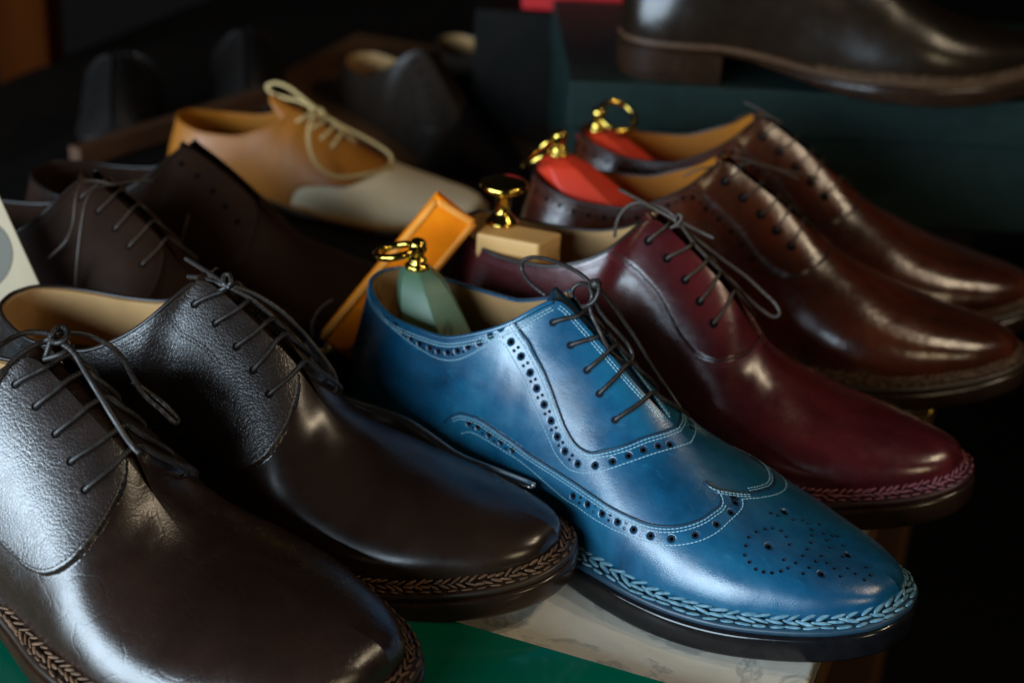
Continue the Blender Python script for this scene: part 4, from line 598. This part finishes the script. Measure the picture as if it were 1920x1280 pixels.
# ---- the blue wingtip in front
def build_blue():
    c = DATA['curves']['B']
    s = Shoe(dict(key='B', name='brogue_shoe', label='bright blue wingtip brogue with punched holes, white stitching and a green shoe tree inside', cat='shoe', group=GROUP, pose=PO['B'], res=(700, 230), res_far=(420, 130), last=dict(thick=.0165), welt=.0078))
    T_ = .0008; s.disp_top = 0.; s.disp_face = -.0006
    fac = [(.347, 1.02)]+split(c['facing'], -1)+[(.625, 1.02)]
    w1 = [(.256, -.06), (.262, .12)]+split(c['wing'], -1); w2 = split(c['wingm'], -1)+[(.757, 1.0)]
    wm = [(.757, 1.0), (.756, .9), (.75, .80), (.735, .70), (.715, .60), (.69, .50), (.65, .42), (.6, .36), (.54, .31), (.46, .28), (.4, .3), (.35, .40), (.31, .35), (.285, .1), (.283, -.06)]
    for sd in (-1, 1):
        old = s.disp[sd].copy(); s.layer(sd, fac, [(.625, 1.3), (.347, 1.3)], .0006, None, .0005); s.disp[sd] = old-(s.disp[sd]-old)
        save = s.disp[sd].copy(); s.disp[sd] = np.zeros_like(save)
        if sd == -1:
            us = np.vstack([catmull(w1, 260), catmull(w2, 80)]); s.layer(sd, us, [(.757, 1.3), (1.2, 1.3), (1.2, -.3), (.25, -.3)], T_, None, .0005)
        else: s.layer(sd, wm, [(.28, -.3), (1.2, -.3), (1.2, 1.3), (.757, 1.3)], T_, None, .0005)
        s.disp[sd] = save+s.disp[sd]
    # punched holes: pressed into the skin with a dark floor
    hbs = {-1: Acc(), 1: Acc()}
    def punch(sd, pts, r, lift, deep=True):
        hb = hbs[sd]; us = np.array(pts, float); P, N = s.hi[sd].at(us[:, 0], us[:, 1]); rr = np.broadcast_to(r, (len(P),))
        for p, n, q in zip(P, N, rr):
            if deep: s.dent(sd, [p], q, .0007)
            hb.add(*dish_vf(p+n*lift, n, q, [(1.0, .00018), (.86, .00005), (.5, -.0000)] if not deep else [(1.05, -.0001), (.9, -.00035), (.5, -.00045)]))
    def pairs(sd, pts, gap, lift):
        hb = hbs[sd]; us = np.array(pts, float); P, N = s.hi[sd].at(us[:, 0], us[:, 1])
        for a, b, na, nb in zip(P[:-1], P[1:], N[:-1], N[1:]):
            d = np.linalg.norm(b-a)
            if d > .011: continue
            m_, n = (a+b)/2, unit(na+nb); t = unit(b-a); bt = np.cross(n, t)
            for sg in (-1, 1): hb.add(*dish_vf(m_+bt*sg*gap*1.05+n*lift, n, .00080, [(1.0, .00018), (.8, .00006), (.4, .00002)], 10))
    bh = split(c['bh'], -1); wh = split(c['wh'], -1)
    punch(-1, bh, .00172, 0); pairs(-1, bh, .00125, 0.); punch(-1, wh, .00172, T_); pairs(-1, wh, .00125, T_)
    bm = [(u, v) for u, v in bh]; punch(1, bm, .00172, 0); pairs(1, bm, .00125, 0.)
    for sd in (-1, 1):
        d = [(u, v) for u, v in split(c['dots'], sd)]
        if d: punch(sd, d, .00090, T_, False)
        b = split(c['big'], sd)
        if b: punch(sd, b, .00180, T_)
    s.build_upper([M['blue']]); s.build_lining(M['lining']); s.build_binding(M['blue'], .0013); s.build_tongue(M['blue_dark'], .010, .42); s.build_sole(M['welt_blue'], M['sole_black'])
    for sd in (-1, 1): hbs[sd].build('punched_holes', M['hole'], s.upper)
    s.braid([M['thread_braid_blue'], M['thread_braid_blue']], dict(pitch=.0064, L=.0080, w=.0019, h=.0014, skew=.28, p2=.0072, L2=.0066, w2=.0020, h2=.0012))
    a = Acc(); s.topstitch(a, (.0026, .0040), .0001, .395, (-1, 1), .0019)
    s.seam_rows(a, -1, split(c['band'], -1)+[(.65, 1.0)], (0,), .0001, .0019)
    s.seam_rows(a, 1, split(c['band'], -1)+[(.65, 1.0)], (0,), .0001, .0019)
    for sd in (-1, 1): s.seam_rows(a, sd, fac, [(-1 if sd == -1 else 1)*d for d in (.0013, .0028)], .0001, .0019)
    s.seam_rows(a, -1, w1[3:], (-.0013,), T_+.0001, .0019, (0, .965)); s.seam_rows(a, -1, w1[3:], (-.0027,), T_+.0001, .0019, (0, .91)); s.seam_rows(a, -1, w2, (-.0010,), T_+.0001, .0019, (.14, 1)); s.seam_rows(a, -1, w2, (-.0022,), T_+.0001, .0019, (.30, 1))
    r1 = split(c['wrow'], -1); r2 = split(c['wrowm'], -1)+[(.771, 1.0)]
    s.seam_rows(a, -1, r1, (0,), T_+.0001, .0019); s.seam_rows(a, -1, r2, (0,), T_+.0001, .0019)
    s.seam_rows(a, 1, wm[:-2], (.0013, .0027), T_+.0001, .0019); s.seam_rows(a, 1, [(.771, 1), (.771, .88), (.764, .76), (.745, .63), (.72, .52), (.69, .43), (.65, .34), (.6, .28)], (0,), T_+.0001, .0019)
    # facing edge rows
    for sd in (-1, 1):
        uu = np.linspace(.412, .605, 150); P, N = s.lo[sd].at(uu, np.ones(150)); P, N = gsmooth(P, 3), unit(gsmooth(N, 3))
        for d in (.0018, .0032): Q, NQ = s.offset(sd, P, N, -d if sd == -1 else d, -.0005); s.stitches(a, Q, NQ, .0019)
    a.build('stitching', M['thread_blue'], s.upper)
    e = Acc()
    for sd, cv, sg in ((-1, fac, 0), (1, fac, 0), (-1, w1[2:], .00055), (-1, w2, .00055), (1, wm, .00055)):
        P, N = s.curve(sd, cv); e.add(*tube_vf(P[::2]+N[::2]*(sg-.0001), .00042, 6))
    e.build('seam_edge', M['edge_blue'], s.upper)
    eyes = s.eyelets([(u, v) for _, u, v in c['eye']], M['hole'], .0017)
    l = Acc(); s.bars([(u, v) for _, u, v in c['eye']], l, .00115)
    for nm in ('loop', 'strand', 'loop2', 'arc', 'wrap'): lace_tube(l, lace_local('B', nm), .00105)
    V, F = lathe_vf([(.0004, -.0028), (.0022, -.0016), (.0027, 0), (.0022, .0016), (.0004, .0028)], 12, (0.3, .2, 1), lace_local('B', 'knot')[0]); l.add(V, F)
    l.build('lace', M['lace_dark'], s.root)
    return s
blue = build_blue()

# ---- the other shoes on the shelf
C_ = DATA['curves']
burg = std_shoe(dict(key='U', style='oxford', name='oxford_shoe', label='burgundy oxford with pink welt stitching and a pale wooden shoe tree with brass knob', group=GROUP, pose=PO['U'], scale=SCL['U'], top=TOP_MID, res=(380, 120), last=dict(point=.35, thick=.0155), welt=.0075,
    upper=[M['burgundy'], M['burgundy']], lining=M['lining'], edge=M['edge_brown'], welt_mat=M['welt_burgundy'], sole_mat=M['sole_brown'], thread=M['thread_burgundy'], hole=M['hole_brown'], lace=M['lace_brown'], lace_r=.00095, eye_r=.0021, braid=BR_FINE, braid_mats=[M['thread_pink'], M['thread_pink']], pitch=.002))
rus = std_shoe(dict(key='R', style='oxford', name='oxford_shoe', label='reddish brown oxford with a red shoe tree, beside the burgundy shoe', group=GROUP, pose=PO['R'], scale=SCL['R'], top=TOP, last=dict(point=.45, thick=.0150), welt=.0078,
    upper=[M['russet'], M['russet']], lining=M['tan'], edge=M['edge_brown'], welt_mat=M['welt_brown'], sole_mat=M['sole_brown'], thread=M['thread_dark'], hole=M['hole_brown'], lace=M['lace_brown'], lace_r=.00065, eye_r=.0025, holes=[([(.06, .90), (.12, .895), (.20, .885), (.26, .90), (.31, .925), (.345, .93)], 0, 0), ([(.350, .92), (.374, .80), (.400, .64), (.420, .57), (.442, .53), (.463, .49), (.482, .455)], 0, 0)], braid=BR_FINE, braid_mats=[M['thread_brown'], M['thread_brown']]))
rus2 = std_shoe(dict(key='R2', style='oxford', name='oxford_shoe', label='rearmost reddish brown oxford, in front of the dark green box, with a red shoe tree', group=GROUP, pose=PO['R2'], scale=SCL['R2'], top=TOP, last=dict(point=.45, thick=.0150), welt=.0078, simple=True,
    upper=[M['russet'], M['russet']], lining=M['tan'], edge=M['edge_brown'], welt_mat=M['welt_brown'], sole_mat=M['sole_brown'], thread=M['thread_dark'], hole=M['hole_brown'], lace=M['lace_brown'], lace_r=.00065, eye_r=.0025, holes=[([(.06, .90), (.12, .895), (.20, .885), (.26, .90), (.31, .925), (.345, .93)], 0, 0), ([(.350, .92), (.374, .80), (.400, .64), (.420, .57), (.442, .53), (.463, .49), (.482, .455)], 0, 0)], braid=BR_FINE, braid_mats=[M['thread_brown'], M['thread_brown']]))
pD = list(PO['D']); pD[3] = .004; pF = list(PO['F']); pF[3] = .0084
derbyD = std_shoe(dict(key='D', style='derby', name='derby_shoe', label='dark brown derby with pebbled quarters and tan lining, left of the blue brogue', group=GROUP, pose=pD, scale=SCL['D'], top=TOP_LOW, res=(420, 130), last=dict(wid=1.03, thick=.0145), welt=.0075,
    upper=[M['brown'], M['pebble']], lining=M['lining'], edge=M['edge_brown'], welt_mat=M['welt_brown'], sole_mat=M['sole_brown'], thread=M['thread_dark'], hole=M['hole_brown'], lace=M['lace_dark'], lace_r=.0012, tongue=M['brown'], qst=[(.364, .966), (.385, .816), (.408, .667), (.422, .646), (.442, .635), (.456, .613)], braid=BR_FINE, braid_mats=[M['thread_brown'], M['thread_brown']], tongue_ext=.006))
derbyF = std_shoe(dict(key='F', style='derby', thick=.0026, name='derby_shoe', label='nearest dark grained derby, cut off by the lower left corner', group=GROUP, pose=pF, scale=SCL['F'], top=TOP_LOW, res=(420, 130), last=dict(wid=1.03, thick=.0145, fore=.95, spring=.005), welt=.0075,
    upper=[M['vamp_dark'], M['pebble2']], lining=M['lining'], edge=M['edge_brown'], welt_mat=M['welt_brown'], sole_mat=M['sole_brown'], thread=M['thread_dark'], hole=M['hole_brown'], lace=M['lace_dark'], lace_r=.0012, tongue=M['brown'], braid=BR_FINE, braid_mats=[M['thread_brown'], M['thread_brown']], tongue_ext=.006))
sE = list(SCL['E']); sE[0] *= .94
derbyE = std_shoe(dict(key='E', style='derby', name='derby_shoe', label='unlit deep brown derby right behind the pebbled derby, with thin laces hanging down', group=GROUP, pose=PO['E'], scale=sE, top=TOP_LOW, last=dict(thick=.0145), upper=[M['suede'], M['suede']], lining=M['suede'], edge=M['edge_brown'], welt_mat=M['welt_brown'], sole_mat=M['sole_brown'], thread=M['thread_dark'], hole=M['hole_brown'], lace=M['lace_brown'], lace_r=.0008, simple=True))
sE2 = list(SCL['E2']); sE2[0] *= .92; sE2[2] *= .93
derbyE2 = std_shoe(dict(key='E2', style='derby', name='derby_shoe', label='unlit deep brown derby with no lace bars, in front of the tan and white shoe', group=GROUP, pose=PO['E2'], scale=sE2, top=TOP_LOW, last=dict(thick=.0145), upper=[M['suede'], M['suede']], lining=M['suede'], edge=M['edge_brown'], welt_mat=M['welt_brown'], sole_mat=M['sole_brown'], thread=M['thread_dark'], hole=M['hole_brown'], lace=M['lace_brown'], lace_r=.0008, simple=True, skip=(0, 1, 2, 3, 4)))
sT = list(SCL['T']); sT[2] *= 1.17
tanT = std_shoe(dict(key='T', style='derby', name='spectator_shoe', label='tan and off-white two-tone shoe with cream laces tied in a bow', group=GROUP, pose=PO['T'], scale=sT, top=TOP, last=dict(thick=.0155, fore=.90), upper=[M['white'], M['tan']], lining=M['tan'], edge=M['tan'], welt_mat=M['sole_tan'], sole_mat=M['sole_brown'], thread=M['tan'], hole=M['hole_brown'], lace=M['lace_cream'], lace_r=.0019, eyes=(0, 1, 2, 3), thick=.0010, tongue=M['tan'], tongue_ext=.034, simple=True,
    tab=[(.70, 1.0)]+[(u, v) for _, u, v in C_['T']['white']][::-1]+[(.412, -.06)], braid=BR_FINE, braid_mats=[M['thread_cream'], M['thread_cream']], no_lace=()))

# ================================================================ shelf, boxes and background
SH = math.radians(14.6); e1 = np.array([math.cos(SH), math.sin(SH), 0]); e2 = np.array([-math.sin(SH), math.cos(SH), 0])
def sh(a, b, z=0.): return tuple(a*e1+b*e2+np.array([0, 0, z]))
def sbox(name, a0, a1, b0, b1, z0, z1, m, bevel=.0015, parent=None):
    return rbox(name, (a1-a0, b1-b0, z1-z0), m, parent, bevel, sh((a0+a1)/2, (b0+b1)/2, (z0+z1)/2), Matrix.Rotation(SH, 3, 'Z'))
tag(sbox('marble_shelf', .055, .268, -.55, .330, -.018, 0, M['marble'], .002), 'pale cream marble slab the shoes stand on', 'shelf')
tag(sbox('shade_black_shelf', -.40, -.0302, -.55, .335, -.018, 0, M['black_box'], .001), 'shelf top under the tan and white shoe, coloured black to stand for shade', 'shelf')  # near-black boards: the deep shade among the shoes is put into their colour
tag(sbox('shade_black_shelf', -.030, .0548, -.55, .75, -.018, 0, M['black_box'], .001), 'narrow shelf strip along the back of the marble slab, black in place of shade', 'shelf')
tag(sbox('shade_black_shelf', .0552, .268, .3305, .75, -.018, 0, M['black_box'], .001), 'shelf end under the dark green box, past the marble slab, blackened for shade', 'shelf')
cam_pt_ = lambda px, py, dd: CAM_POS+(_f+((px-960)/3001)*_r-((py-640)/3001)*_u)*dd
cab = empty('wooden_cabinet', sh(0, 0, -.42), SH); tag(cab, 'red brown wooden cabinet front under the marble slab', 'cabinet')
rbox('panel', (.60, 1.28, .38), M['counter'], cab, .004, (-.075, .10, .21)); rbox('stile', (.045, .06, .40), M['counter'], cab, .004, (.243, -.06, .20)); rbox('stile', (.045, .06, .40), M['counter'], cab, .004, (.243, .42, .20)); rbox('rail', (.040, .40, .05), M['counter'], cab, .004, (.243, .18, .35))
def cab_local(p): p = np.array(p); return np.array([p@e1, p@e2, p[2]+.42])
hk = [cab_local(cam_pt_(x, y, .925)) for x, y in ((1712, 748), (1738, 752), (1744, 768), (1732, 784), (1716, 782))]
mesh('brass_hook', *tube_vf(catmull(np.array(hk), 30), .0018, 8), M['brass'], cab)
tag(sbox('green_lacquer_board', -.45, .30, -.55, -.1535, .0003, .0082, M['lacquer'], .0006), 'thin glossy green lacquered board under the nearest derby', 'board')
tag(rbox('floor', (8, 8, .02), M['floor'], None, .001, (0, 0, -.9)), kind='structure')
tag(rbox('back_wall', (6, .05, 4), M['floor'], None, .001, (-1.3, 2.2, .3), Matrix.Rotation(math.radians(34), 3, 'Z')), kind='structure')

def cam_pt(px, py, depth):
    v = _f+((px-960)/3001)*_r-((py-640)/3001)*_u; return CAM_POS+v*depth
# dark green shoe box with the big shoe on its lid
A, B = np.array([-.093, .319]), np.array([.153, .511]); bx = unit(B-A); by = np.array([-bx[1], bx[0]]); ang = math.atan2(bx[1], bx[0])
gb = empty('shoe_box', (A[0]+bx[0]*.24+by[0]*.11, A[1]+bx[1]*.24+by[1]*.11, 0), ang); tag(gb, 'dark green paper-covered shoe box carrying the big brown shoe', 'box')
rbox('box_body', (.474, .214, .095), M['box_green'], gb, .002, (0, 0, .0478)); rbox('lid', (.480, .220, .034), M['box_green'], gb, .002, (0, 0, .083))
G_last = dict(point=.2, thick=.0165)
gp = np.array([-.0141, .3892]); ga = ang-.02; ca, sa = math.cos(ga), math.sin(ga); off = np.array([.070, -.034])
gpos = gp-np.array([ca*off[0]-sa*off[1], sa*off[0]+ca*off[1]])
big = std_shoe(dict(key='G', style='oxford', name='dress_shoe', label='big glossy dark brown shoe standing on the dark green shoe box', group=GROUP, pose=[gpos[0], gpos[1], ga, .1003], top=TOP, last=G_last, welt=.0075, upper=[M['chocolate'], M['chocolate']], lining=M['lining'], edge=M['edge_brown'], welt_mat=M['welt_tan'], sole_mat=M['sole_brown'], thread=M['thread_dark'], hole=M['hole_brown'], lace=M['lace_brown'], braid=BR_FINE, braid_mats=[M['thread_brown'], M['thread_brown']], simple=True))

# small red box on a black box, behind
rp = cam_pt(1067, 25, 1.32); rw = .088
bk = rbox('cardboard_box', (.20, .16, rp[2]+.0565), M['black_box'], None, .002, (rp[0]-.02, rp[1]+.07, (rp[2]-.0545)/2), Matrix.Rotation(math.radians(34.5), 3, 'Z')); tag(bk, 'black box in the dark behind the shoe box, under the red box', 'box')
rd = rbox('red_box', (rw, .09, .05), M['red_card'], None, .002, (rp[0]-.02, rp[1]+.035, rp[2]+.027), Matrix.Rotation(math.radians(36.5), 3, 'Z')); tag(rd, 'bright red box at the top edge of the view', 'box')

# ---- shoe trees
def loft(rows, m, name, parent, k=6, tw=0.):
    V = []; F = []
    for (cx, cy, z, lx, ly) in rows:
        for i in range(k):
            a = 2*math.pi*i/k+tw; V.append((cx+lx*math.cos(a), cy+ly*math.sin(a), z))
    n = len(rows)
    for r in range(n-1):
        for i in range(k): j = (i+1) % k; F.append((r*k+i, r*k+j, (r+1)*k+j, (r+1)*k+i))
    F.append(tuple(range(k-1, -1, -1))); F.append(tuple(range((n-1)*k, n*k)))
    o = mesh(name, V, F, m, parent, False); b = o.modifiers.new('bevel', 'BEVEL'); b.width = .0050; b.segments = 5; b.limit_method = 'ANGLE'; b.angle_limit = math.radians(20)
    for p in o.data.polygons: p.use_smooth = True
    return o
def torus_vf(c, ax, R, r, n=36, k=10):
    ax = unit(np.array(ax, float)); a = np.array([0, 0, 1.]) if abs(ax[2]) < .9 else np.array([1., 0, 0]); b = unit(np.cross(ax, a)); d = np.cross(ax, b); t = np.linspace(0, 2*math.pi, n, endpoint=False)
    return tube_vf(np.array(c)+R*(np.cos(t)[:, None]*b+np.sin(t)[:, None]*d), r, k, True)
TREES = 'shoe trees inside the shoes'
def shoe_tree(shoe, spec_pose, sc, mat, label, top, ring_axis, ring_dir, R=.0105, drift=False, seg=6):
    t = empty('shoe_tree', spec_pose[:2]+[spec_pose[3]], spec_pose[2]); tag(t, label, 'shoe tree', TREES)
    x, y, z = top
    if drift: rows = [(x+.062, y, .030, .020, .018), (x+.052, y, z-.052, .0190, .0178), (x+.036, y, z-.036, .0180, .0168), (x+.020, y, z-.021, .0165, .0150), (x+.009, y, z-.0105, .0138, .0125), (x+.003, y, z-.0040, .0108, .0098), (x+.0005, y, z-.0008, .0076, .0072), (x, y, z, .0062, .0060)]
    else: rows = [(x+.024, y, .034, .030, .021), (x+.020, y, z-.046, .0265, .0200), (x+.014, y, z-.032, .0225, .0185), (x+.0085, y, z-.019, .0185, .0165), (x+.0045, y, z-.0095, .0152, .0138), (x+.0018, y, z-.0035, .0118, .0108), (x+.0004, y, z-.0008, .0082, .0080), (x, y, z, .0066, .0064)]
    if drift: rows = [(p, q, w, l*1.5, m_*1.45) for p, q, w, l, m_ in rows[:-2]]+rows[-2:]
    loft(rows, mat, 'heel_block', t, seg, math.radians(14))
    V, F = lathe_vf([(.0062, -.001), (.0064, .0015), (.0058, .0022), (.0045, .0030), (.0050, .0045), (.0043, .0056), (.0030, .0064), (.0030, .0078)], 24, None, (x, y, z)); mesh('brass_collar', V, F, M['brass'], t)
    c = np.array([x, y, z+.0112]); V, F = lathe_vf([(.0016, -.0046), (.0034, -.0036), (.0045, -.0016), (.0047, .0004), (.0042, .0026), (.0028, .0041), (.0008, .0047)], 20, None, c); mesh('brass_ball', V, F, M['brass'], t)
    rd_ = unit(np.array(ring_dir, float)); ra = np.array(ring_axis, float); ra = unit(ra-(ra@rd_)*rd_); o = mesh('pull_ring', *torus_vf(c+rd_*(R+.001), ra, R, .0019), M['brass'], t); return t
def loc_dir(pose, r_=0., u_=0., f_=0.):
    w = r_*_r+u_*_u+f_*_f; c, s_ = math.cos(pose[2]), math.sin(pose[2]); return np.array([c*w[0]+s_*w[1], -s_*w[0]+c*w[1], w[2]])
shoe_tree(blue, PO['B'], 1, M['green_paint'], 'sage green shoe tree with brass ring, inside the blue brogue', (.0317, 0, .1005), loc_dir(PO['B'], .2, .95, -.30), loc_dir(PO['B'], -.97, -.20, -.1), .0102)
shoe_tree(rus, PO['R'], 1, M['red_paint'], 'bright red shoe tree with its ring folded back, in the shoe beside the burgundy one', (.0215, 0, .1030), loc_dir(PO['R'], -.60, .75, -.25), loc_dir(PO['R'], -.77, -.62, 0), .0130, True)
shoe_tree(rus2, PO['R2'], 1, M['red_paint'], 'red shoe tree with upright open ring, in the rearmost brown shoe', (.0185, 0, .0935), loc_dir(PO['R2'], .35, .5, -.8), loc_dir(PO['R2'], .95, -.12, .3), .0120, True)
t = empty('shoe_tree', (PO['U'][0], PO['U'][1], PO['U'][3]), PO['U'][2]); tag(t, 'pale wooden shoe tree with a brass mushroom knob, inside the burgundy oxford', 'shoe tree', TREES)
def on_local(px, py, pose, z):
    v = _f+((px-960)/3001)*_r-((py-640)/3001)*_u; k = (z-CAM_POS[2])/v[2]; p = CAM_POS+v*k-np.array([pose[0], pose[1], pose[3]]); c, s_ = math.cos(pose[2]), math.sin(pose[2]); return np.array([c*p[0]+s_*p[1], -s_*p[0]+c*p[1], z-pose[3]])
ub = [on_local(x, y, PO['U'], .1025) for x, y in ((893, 437), (917, 412), (1054, 437), (1010, 459))]; lo = [p-np.array([.002, 0, .0]) for p in ub]
V = [tuple(p) for p in ub]+[(p[0], p[1], p[2]-.0105) for p in ub]+[(p[0]+.004, p[1]*.8, .05) for p in ub]
o = mesh('heel_block', V, [(3, 2, 1, 0), (8, 9, 10, 11)]+[(i, (i+1) % 4, 4+(i+1) % 4, 4+i) for i in range(4)]+[(4+i, 4+(i+1) % 4, 8+(i+1) % 4, 8+i) for i in range(4)], M['beech'], t, False); b = o.modifiers.new('bevel', 'BEVEL'); b.width = .0014; b.segments = 3
kb = on_local(941, 417, PO['U'], .1025)
V, F = lathe_vf([(.0088, 0), (.0090, .0012), (.0070, .0026), (.0062, .0040), (.0048, .0052), (.0040, .0068), (.0040, .0150), (.0050, .0160), (.0105, .0185), (.0128, .0205), (.0126, .0225), (.0110, .0236), (.0060, .0240)], 32, None, kb); mesh('brass_knob', V, F, M['brass'], t)

# ---- orange wooden block leaning behind the blue shoe
def frame_box(name, m, p0, p1, wdir, w, th, bevel, parent=None):
    p0, p1 = np.array(p0), np.array(p1); y = unit(p1-p0); x = np.array(wdir)-np.dot(wdir, y)*y; x = unit(x); z = np.cross(x, y); R = Matrix((tuple(x), tuple(y), tuple(z))).transposed(); return rbox(name, (w, float(np.linalg.norm(p1-p0)), th), m, parent, bevel, tuple((p0+p1)/2), R, 2)
ob = empty('orange_block', tuple(cam_pt(640, 660, .862))); tag(ob, 'long orange stained wooden block leaning between the shoes, tied with cream string', 'wooden block')
p0, p1 = cam_pt(636, 655, .862)-np.array(ob.location), cam_pt(857, 389, .845)-np.array(ob.location); wv = cam_pt(893, 410, .845)-cam_pt(820, 365, .840)
frame_box('block', M['orange_wood'], p0, p1, wv, .0262, .013, .0016, ob)
nrm = unit(np.cross(wv, p1-p0)); nrm = nrm if nrm@_f < 0 else -nrm; x_ = unit(wv); y_ = unit(p1-p0)
e = Acc(); q = [p1-y_*.0018+x_*s1*.0112+nrm*.0050 for s1 in (-1, 1)]; q0 = [p0+y_*.0018+x_*s1*.0112+nrm*.0050 for s1 in (-1, 1)]
for pth in ([q0[0], q[0]], [q[0], q[1]], [q[1], q0[1]]): e.add(*tube_vf(resample(np.array(pth), 12), .0023, 10))
e.build('pale_edge', M['orange_pale'], ob)  # paler strips along the chamfered edges
kk = p0-y_*.002-x_*.006+nrm*.003; e = Acc(); rng = random.Random(4)
for i in range(7): a = np.array([rng.uniform(-1, 1) for _ in range(3)])*.004; b = np.array([rng.uniform(-1, 1) for _ in range(3)])*.004; e.add(*tube_vf(catmull([kk+a, kk+nrm*.004*rng.random()+(a+b)*.3, kk+b, kk+b*1.6-y_*.003], 20), .0011, 7))
e.build('string', M['knot'], ob)
tg = tube_vf(catmull([np.array(cam_pt(x, y, .855))-np.array(ob.location) for x, y in ((586, 632), (584, 612), (592, 590), (607, 573), (624, 561))], 30), .0007, 7); mesh('cord_end', *tg, M['lace_brown'], ob)

# ---- steel shoehorn standing on edge between the derby and the blue shoe
H = catmull(np.array(DATA['horn'])+np.array([0, 0, .0015]), 80); ht = np.interp(np.linspace(0, 1, 80), [0, .2, .6, .85, 1], [.004, .010, .016, .010, .0015])
V = []; F = []
for k in range(7):
    f = k/6; V.append(H+np.stack([0*ht, -.0035*np.sin(f*math.pi)*np.ones(80)+.001*f, -ht*f], 1))
V = np.array(V).transpose(1, 0, 2); o = mesh('shoehorn', V.reshape(-1, 3), grid_faces(80, 7).tolist(), M['steel']); sm = o.modifiers.new('thickness', 'SOLIDIFY'); sm.thickness = .0011; sm.offset = 0; mesh('glint_bead', *tube_vf(H, np.interp(np.linspace(0, 1, 80), [0, .5, .97, 1], [.0008, .0011, .0008, .0004]), 10), M['glint_steel'], o)  # bead added along the top edge to catch light as a bright line
tag(o, 'thin polished steel shoehorn on edge between the dark derby and the blue brogue', 'shoehorn')

# ---- white card with a grey disc, at the left edge
cdp = .835; cv = [cam_pt(-160, 30, cdp), cam_pt(-165, 700, cdp), cam_pt(147, 700, cdp-.01), cam_pt(-163, 20, cdp)]
tri = [cam_pt(-150, 44, cdp), cam_pt(-150, 640, cdp), cam_pt(122, 640, cdp)]
n_ = unit(np.cross(tri[1]-tri[0], tri[2]-tri[0])); n_ = n_ if n_@_f > 0 else -n_
V = [tuple(p) for p in tri]+[tuple(p+n_*.0015) for p in tri]; cr_ = empty('display_card', tuple(tri[1])); tag(cr_, 'off-white card with a grey disc printed on it, at the left edge', 'card')
V = [tuple(np.array(p)-tri[1]) for p in V]; mesh('card', V, [(0, 1, 2), (5, 4, 3), (0, 3, 4, 1), (1, 4, 5, 2), (2, 5, 3, 0)], M['card'], cr_, False)
cc = cam_pt(-45, 478, cdp)-tri[1]; u_ = unit(tri[2]-tri[1]); v_ = np.cross(n_, u_); ts = np.linspace(0, 2*math.pi, 40, endpoint=False); V = [tuple(cc-n_*.0004+u_*.0190*math.cos(a)+v_*.0195*math.sin(a)) for a in ts]; mesh('grey_disc', V, [tuple(range(40))], M['card_grey'], cr_, False)

# ---- dark background: posts, tray rail and shoes further back
def post(px, py0, depth, w, label):
    p = cam_pt(px, py0, depth); o = rbox('wooden_post', (w, w, 1.6), M['cabinet'], None, .004, (p[0], p[1], p[2]+.35), Matrix.Rotation(math.radians(34), 3, 'Z')); tag(o, label, 'post', 'wooden posts in the dark background')
post(62, 150, 1.6, .052, 'wide red brown wooden post at the left edge'); post(690, 20, 2.0, .03, 'narrow wooden post in the dark, above the tan and white shoe')
pa, pb = np.array([-.402, .140, .017]), np.array([-.405, .345, .017]); dv = pb-pa; ra_ = math.atan2(dv[1], dv[0])
rl = rbox('tray_rail', (float(np.linalg.norm(dv[:2])), .012, .016), M['rail'], None, .002, tuple((pa+pb)/2-np.array([0, 0, .008])), Matrix.Rotation(ra_, 3, 'Z') @ Matrix.Rotation(-math.atan2(dv[2], np.linalg.norm(dv[:2])), 3, 'Y')); tag(rl, 'brown wooden rail slanting behind the tan and white shoe', 'rail')
tb = rbox('back_table', (.60, 2.2, .03), M['floor'], None, .003, sh(-.336, .3, -.0705), Matrix.Rotation(SH, 3, 'Z')); tag(tb, 'black low table behind the marble shelf', 'table')
BG = 'dark shoes in the background'
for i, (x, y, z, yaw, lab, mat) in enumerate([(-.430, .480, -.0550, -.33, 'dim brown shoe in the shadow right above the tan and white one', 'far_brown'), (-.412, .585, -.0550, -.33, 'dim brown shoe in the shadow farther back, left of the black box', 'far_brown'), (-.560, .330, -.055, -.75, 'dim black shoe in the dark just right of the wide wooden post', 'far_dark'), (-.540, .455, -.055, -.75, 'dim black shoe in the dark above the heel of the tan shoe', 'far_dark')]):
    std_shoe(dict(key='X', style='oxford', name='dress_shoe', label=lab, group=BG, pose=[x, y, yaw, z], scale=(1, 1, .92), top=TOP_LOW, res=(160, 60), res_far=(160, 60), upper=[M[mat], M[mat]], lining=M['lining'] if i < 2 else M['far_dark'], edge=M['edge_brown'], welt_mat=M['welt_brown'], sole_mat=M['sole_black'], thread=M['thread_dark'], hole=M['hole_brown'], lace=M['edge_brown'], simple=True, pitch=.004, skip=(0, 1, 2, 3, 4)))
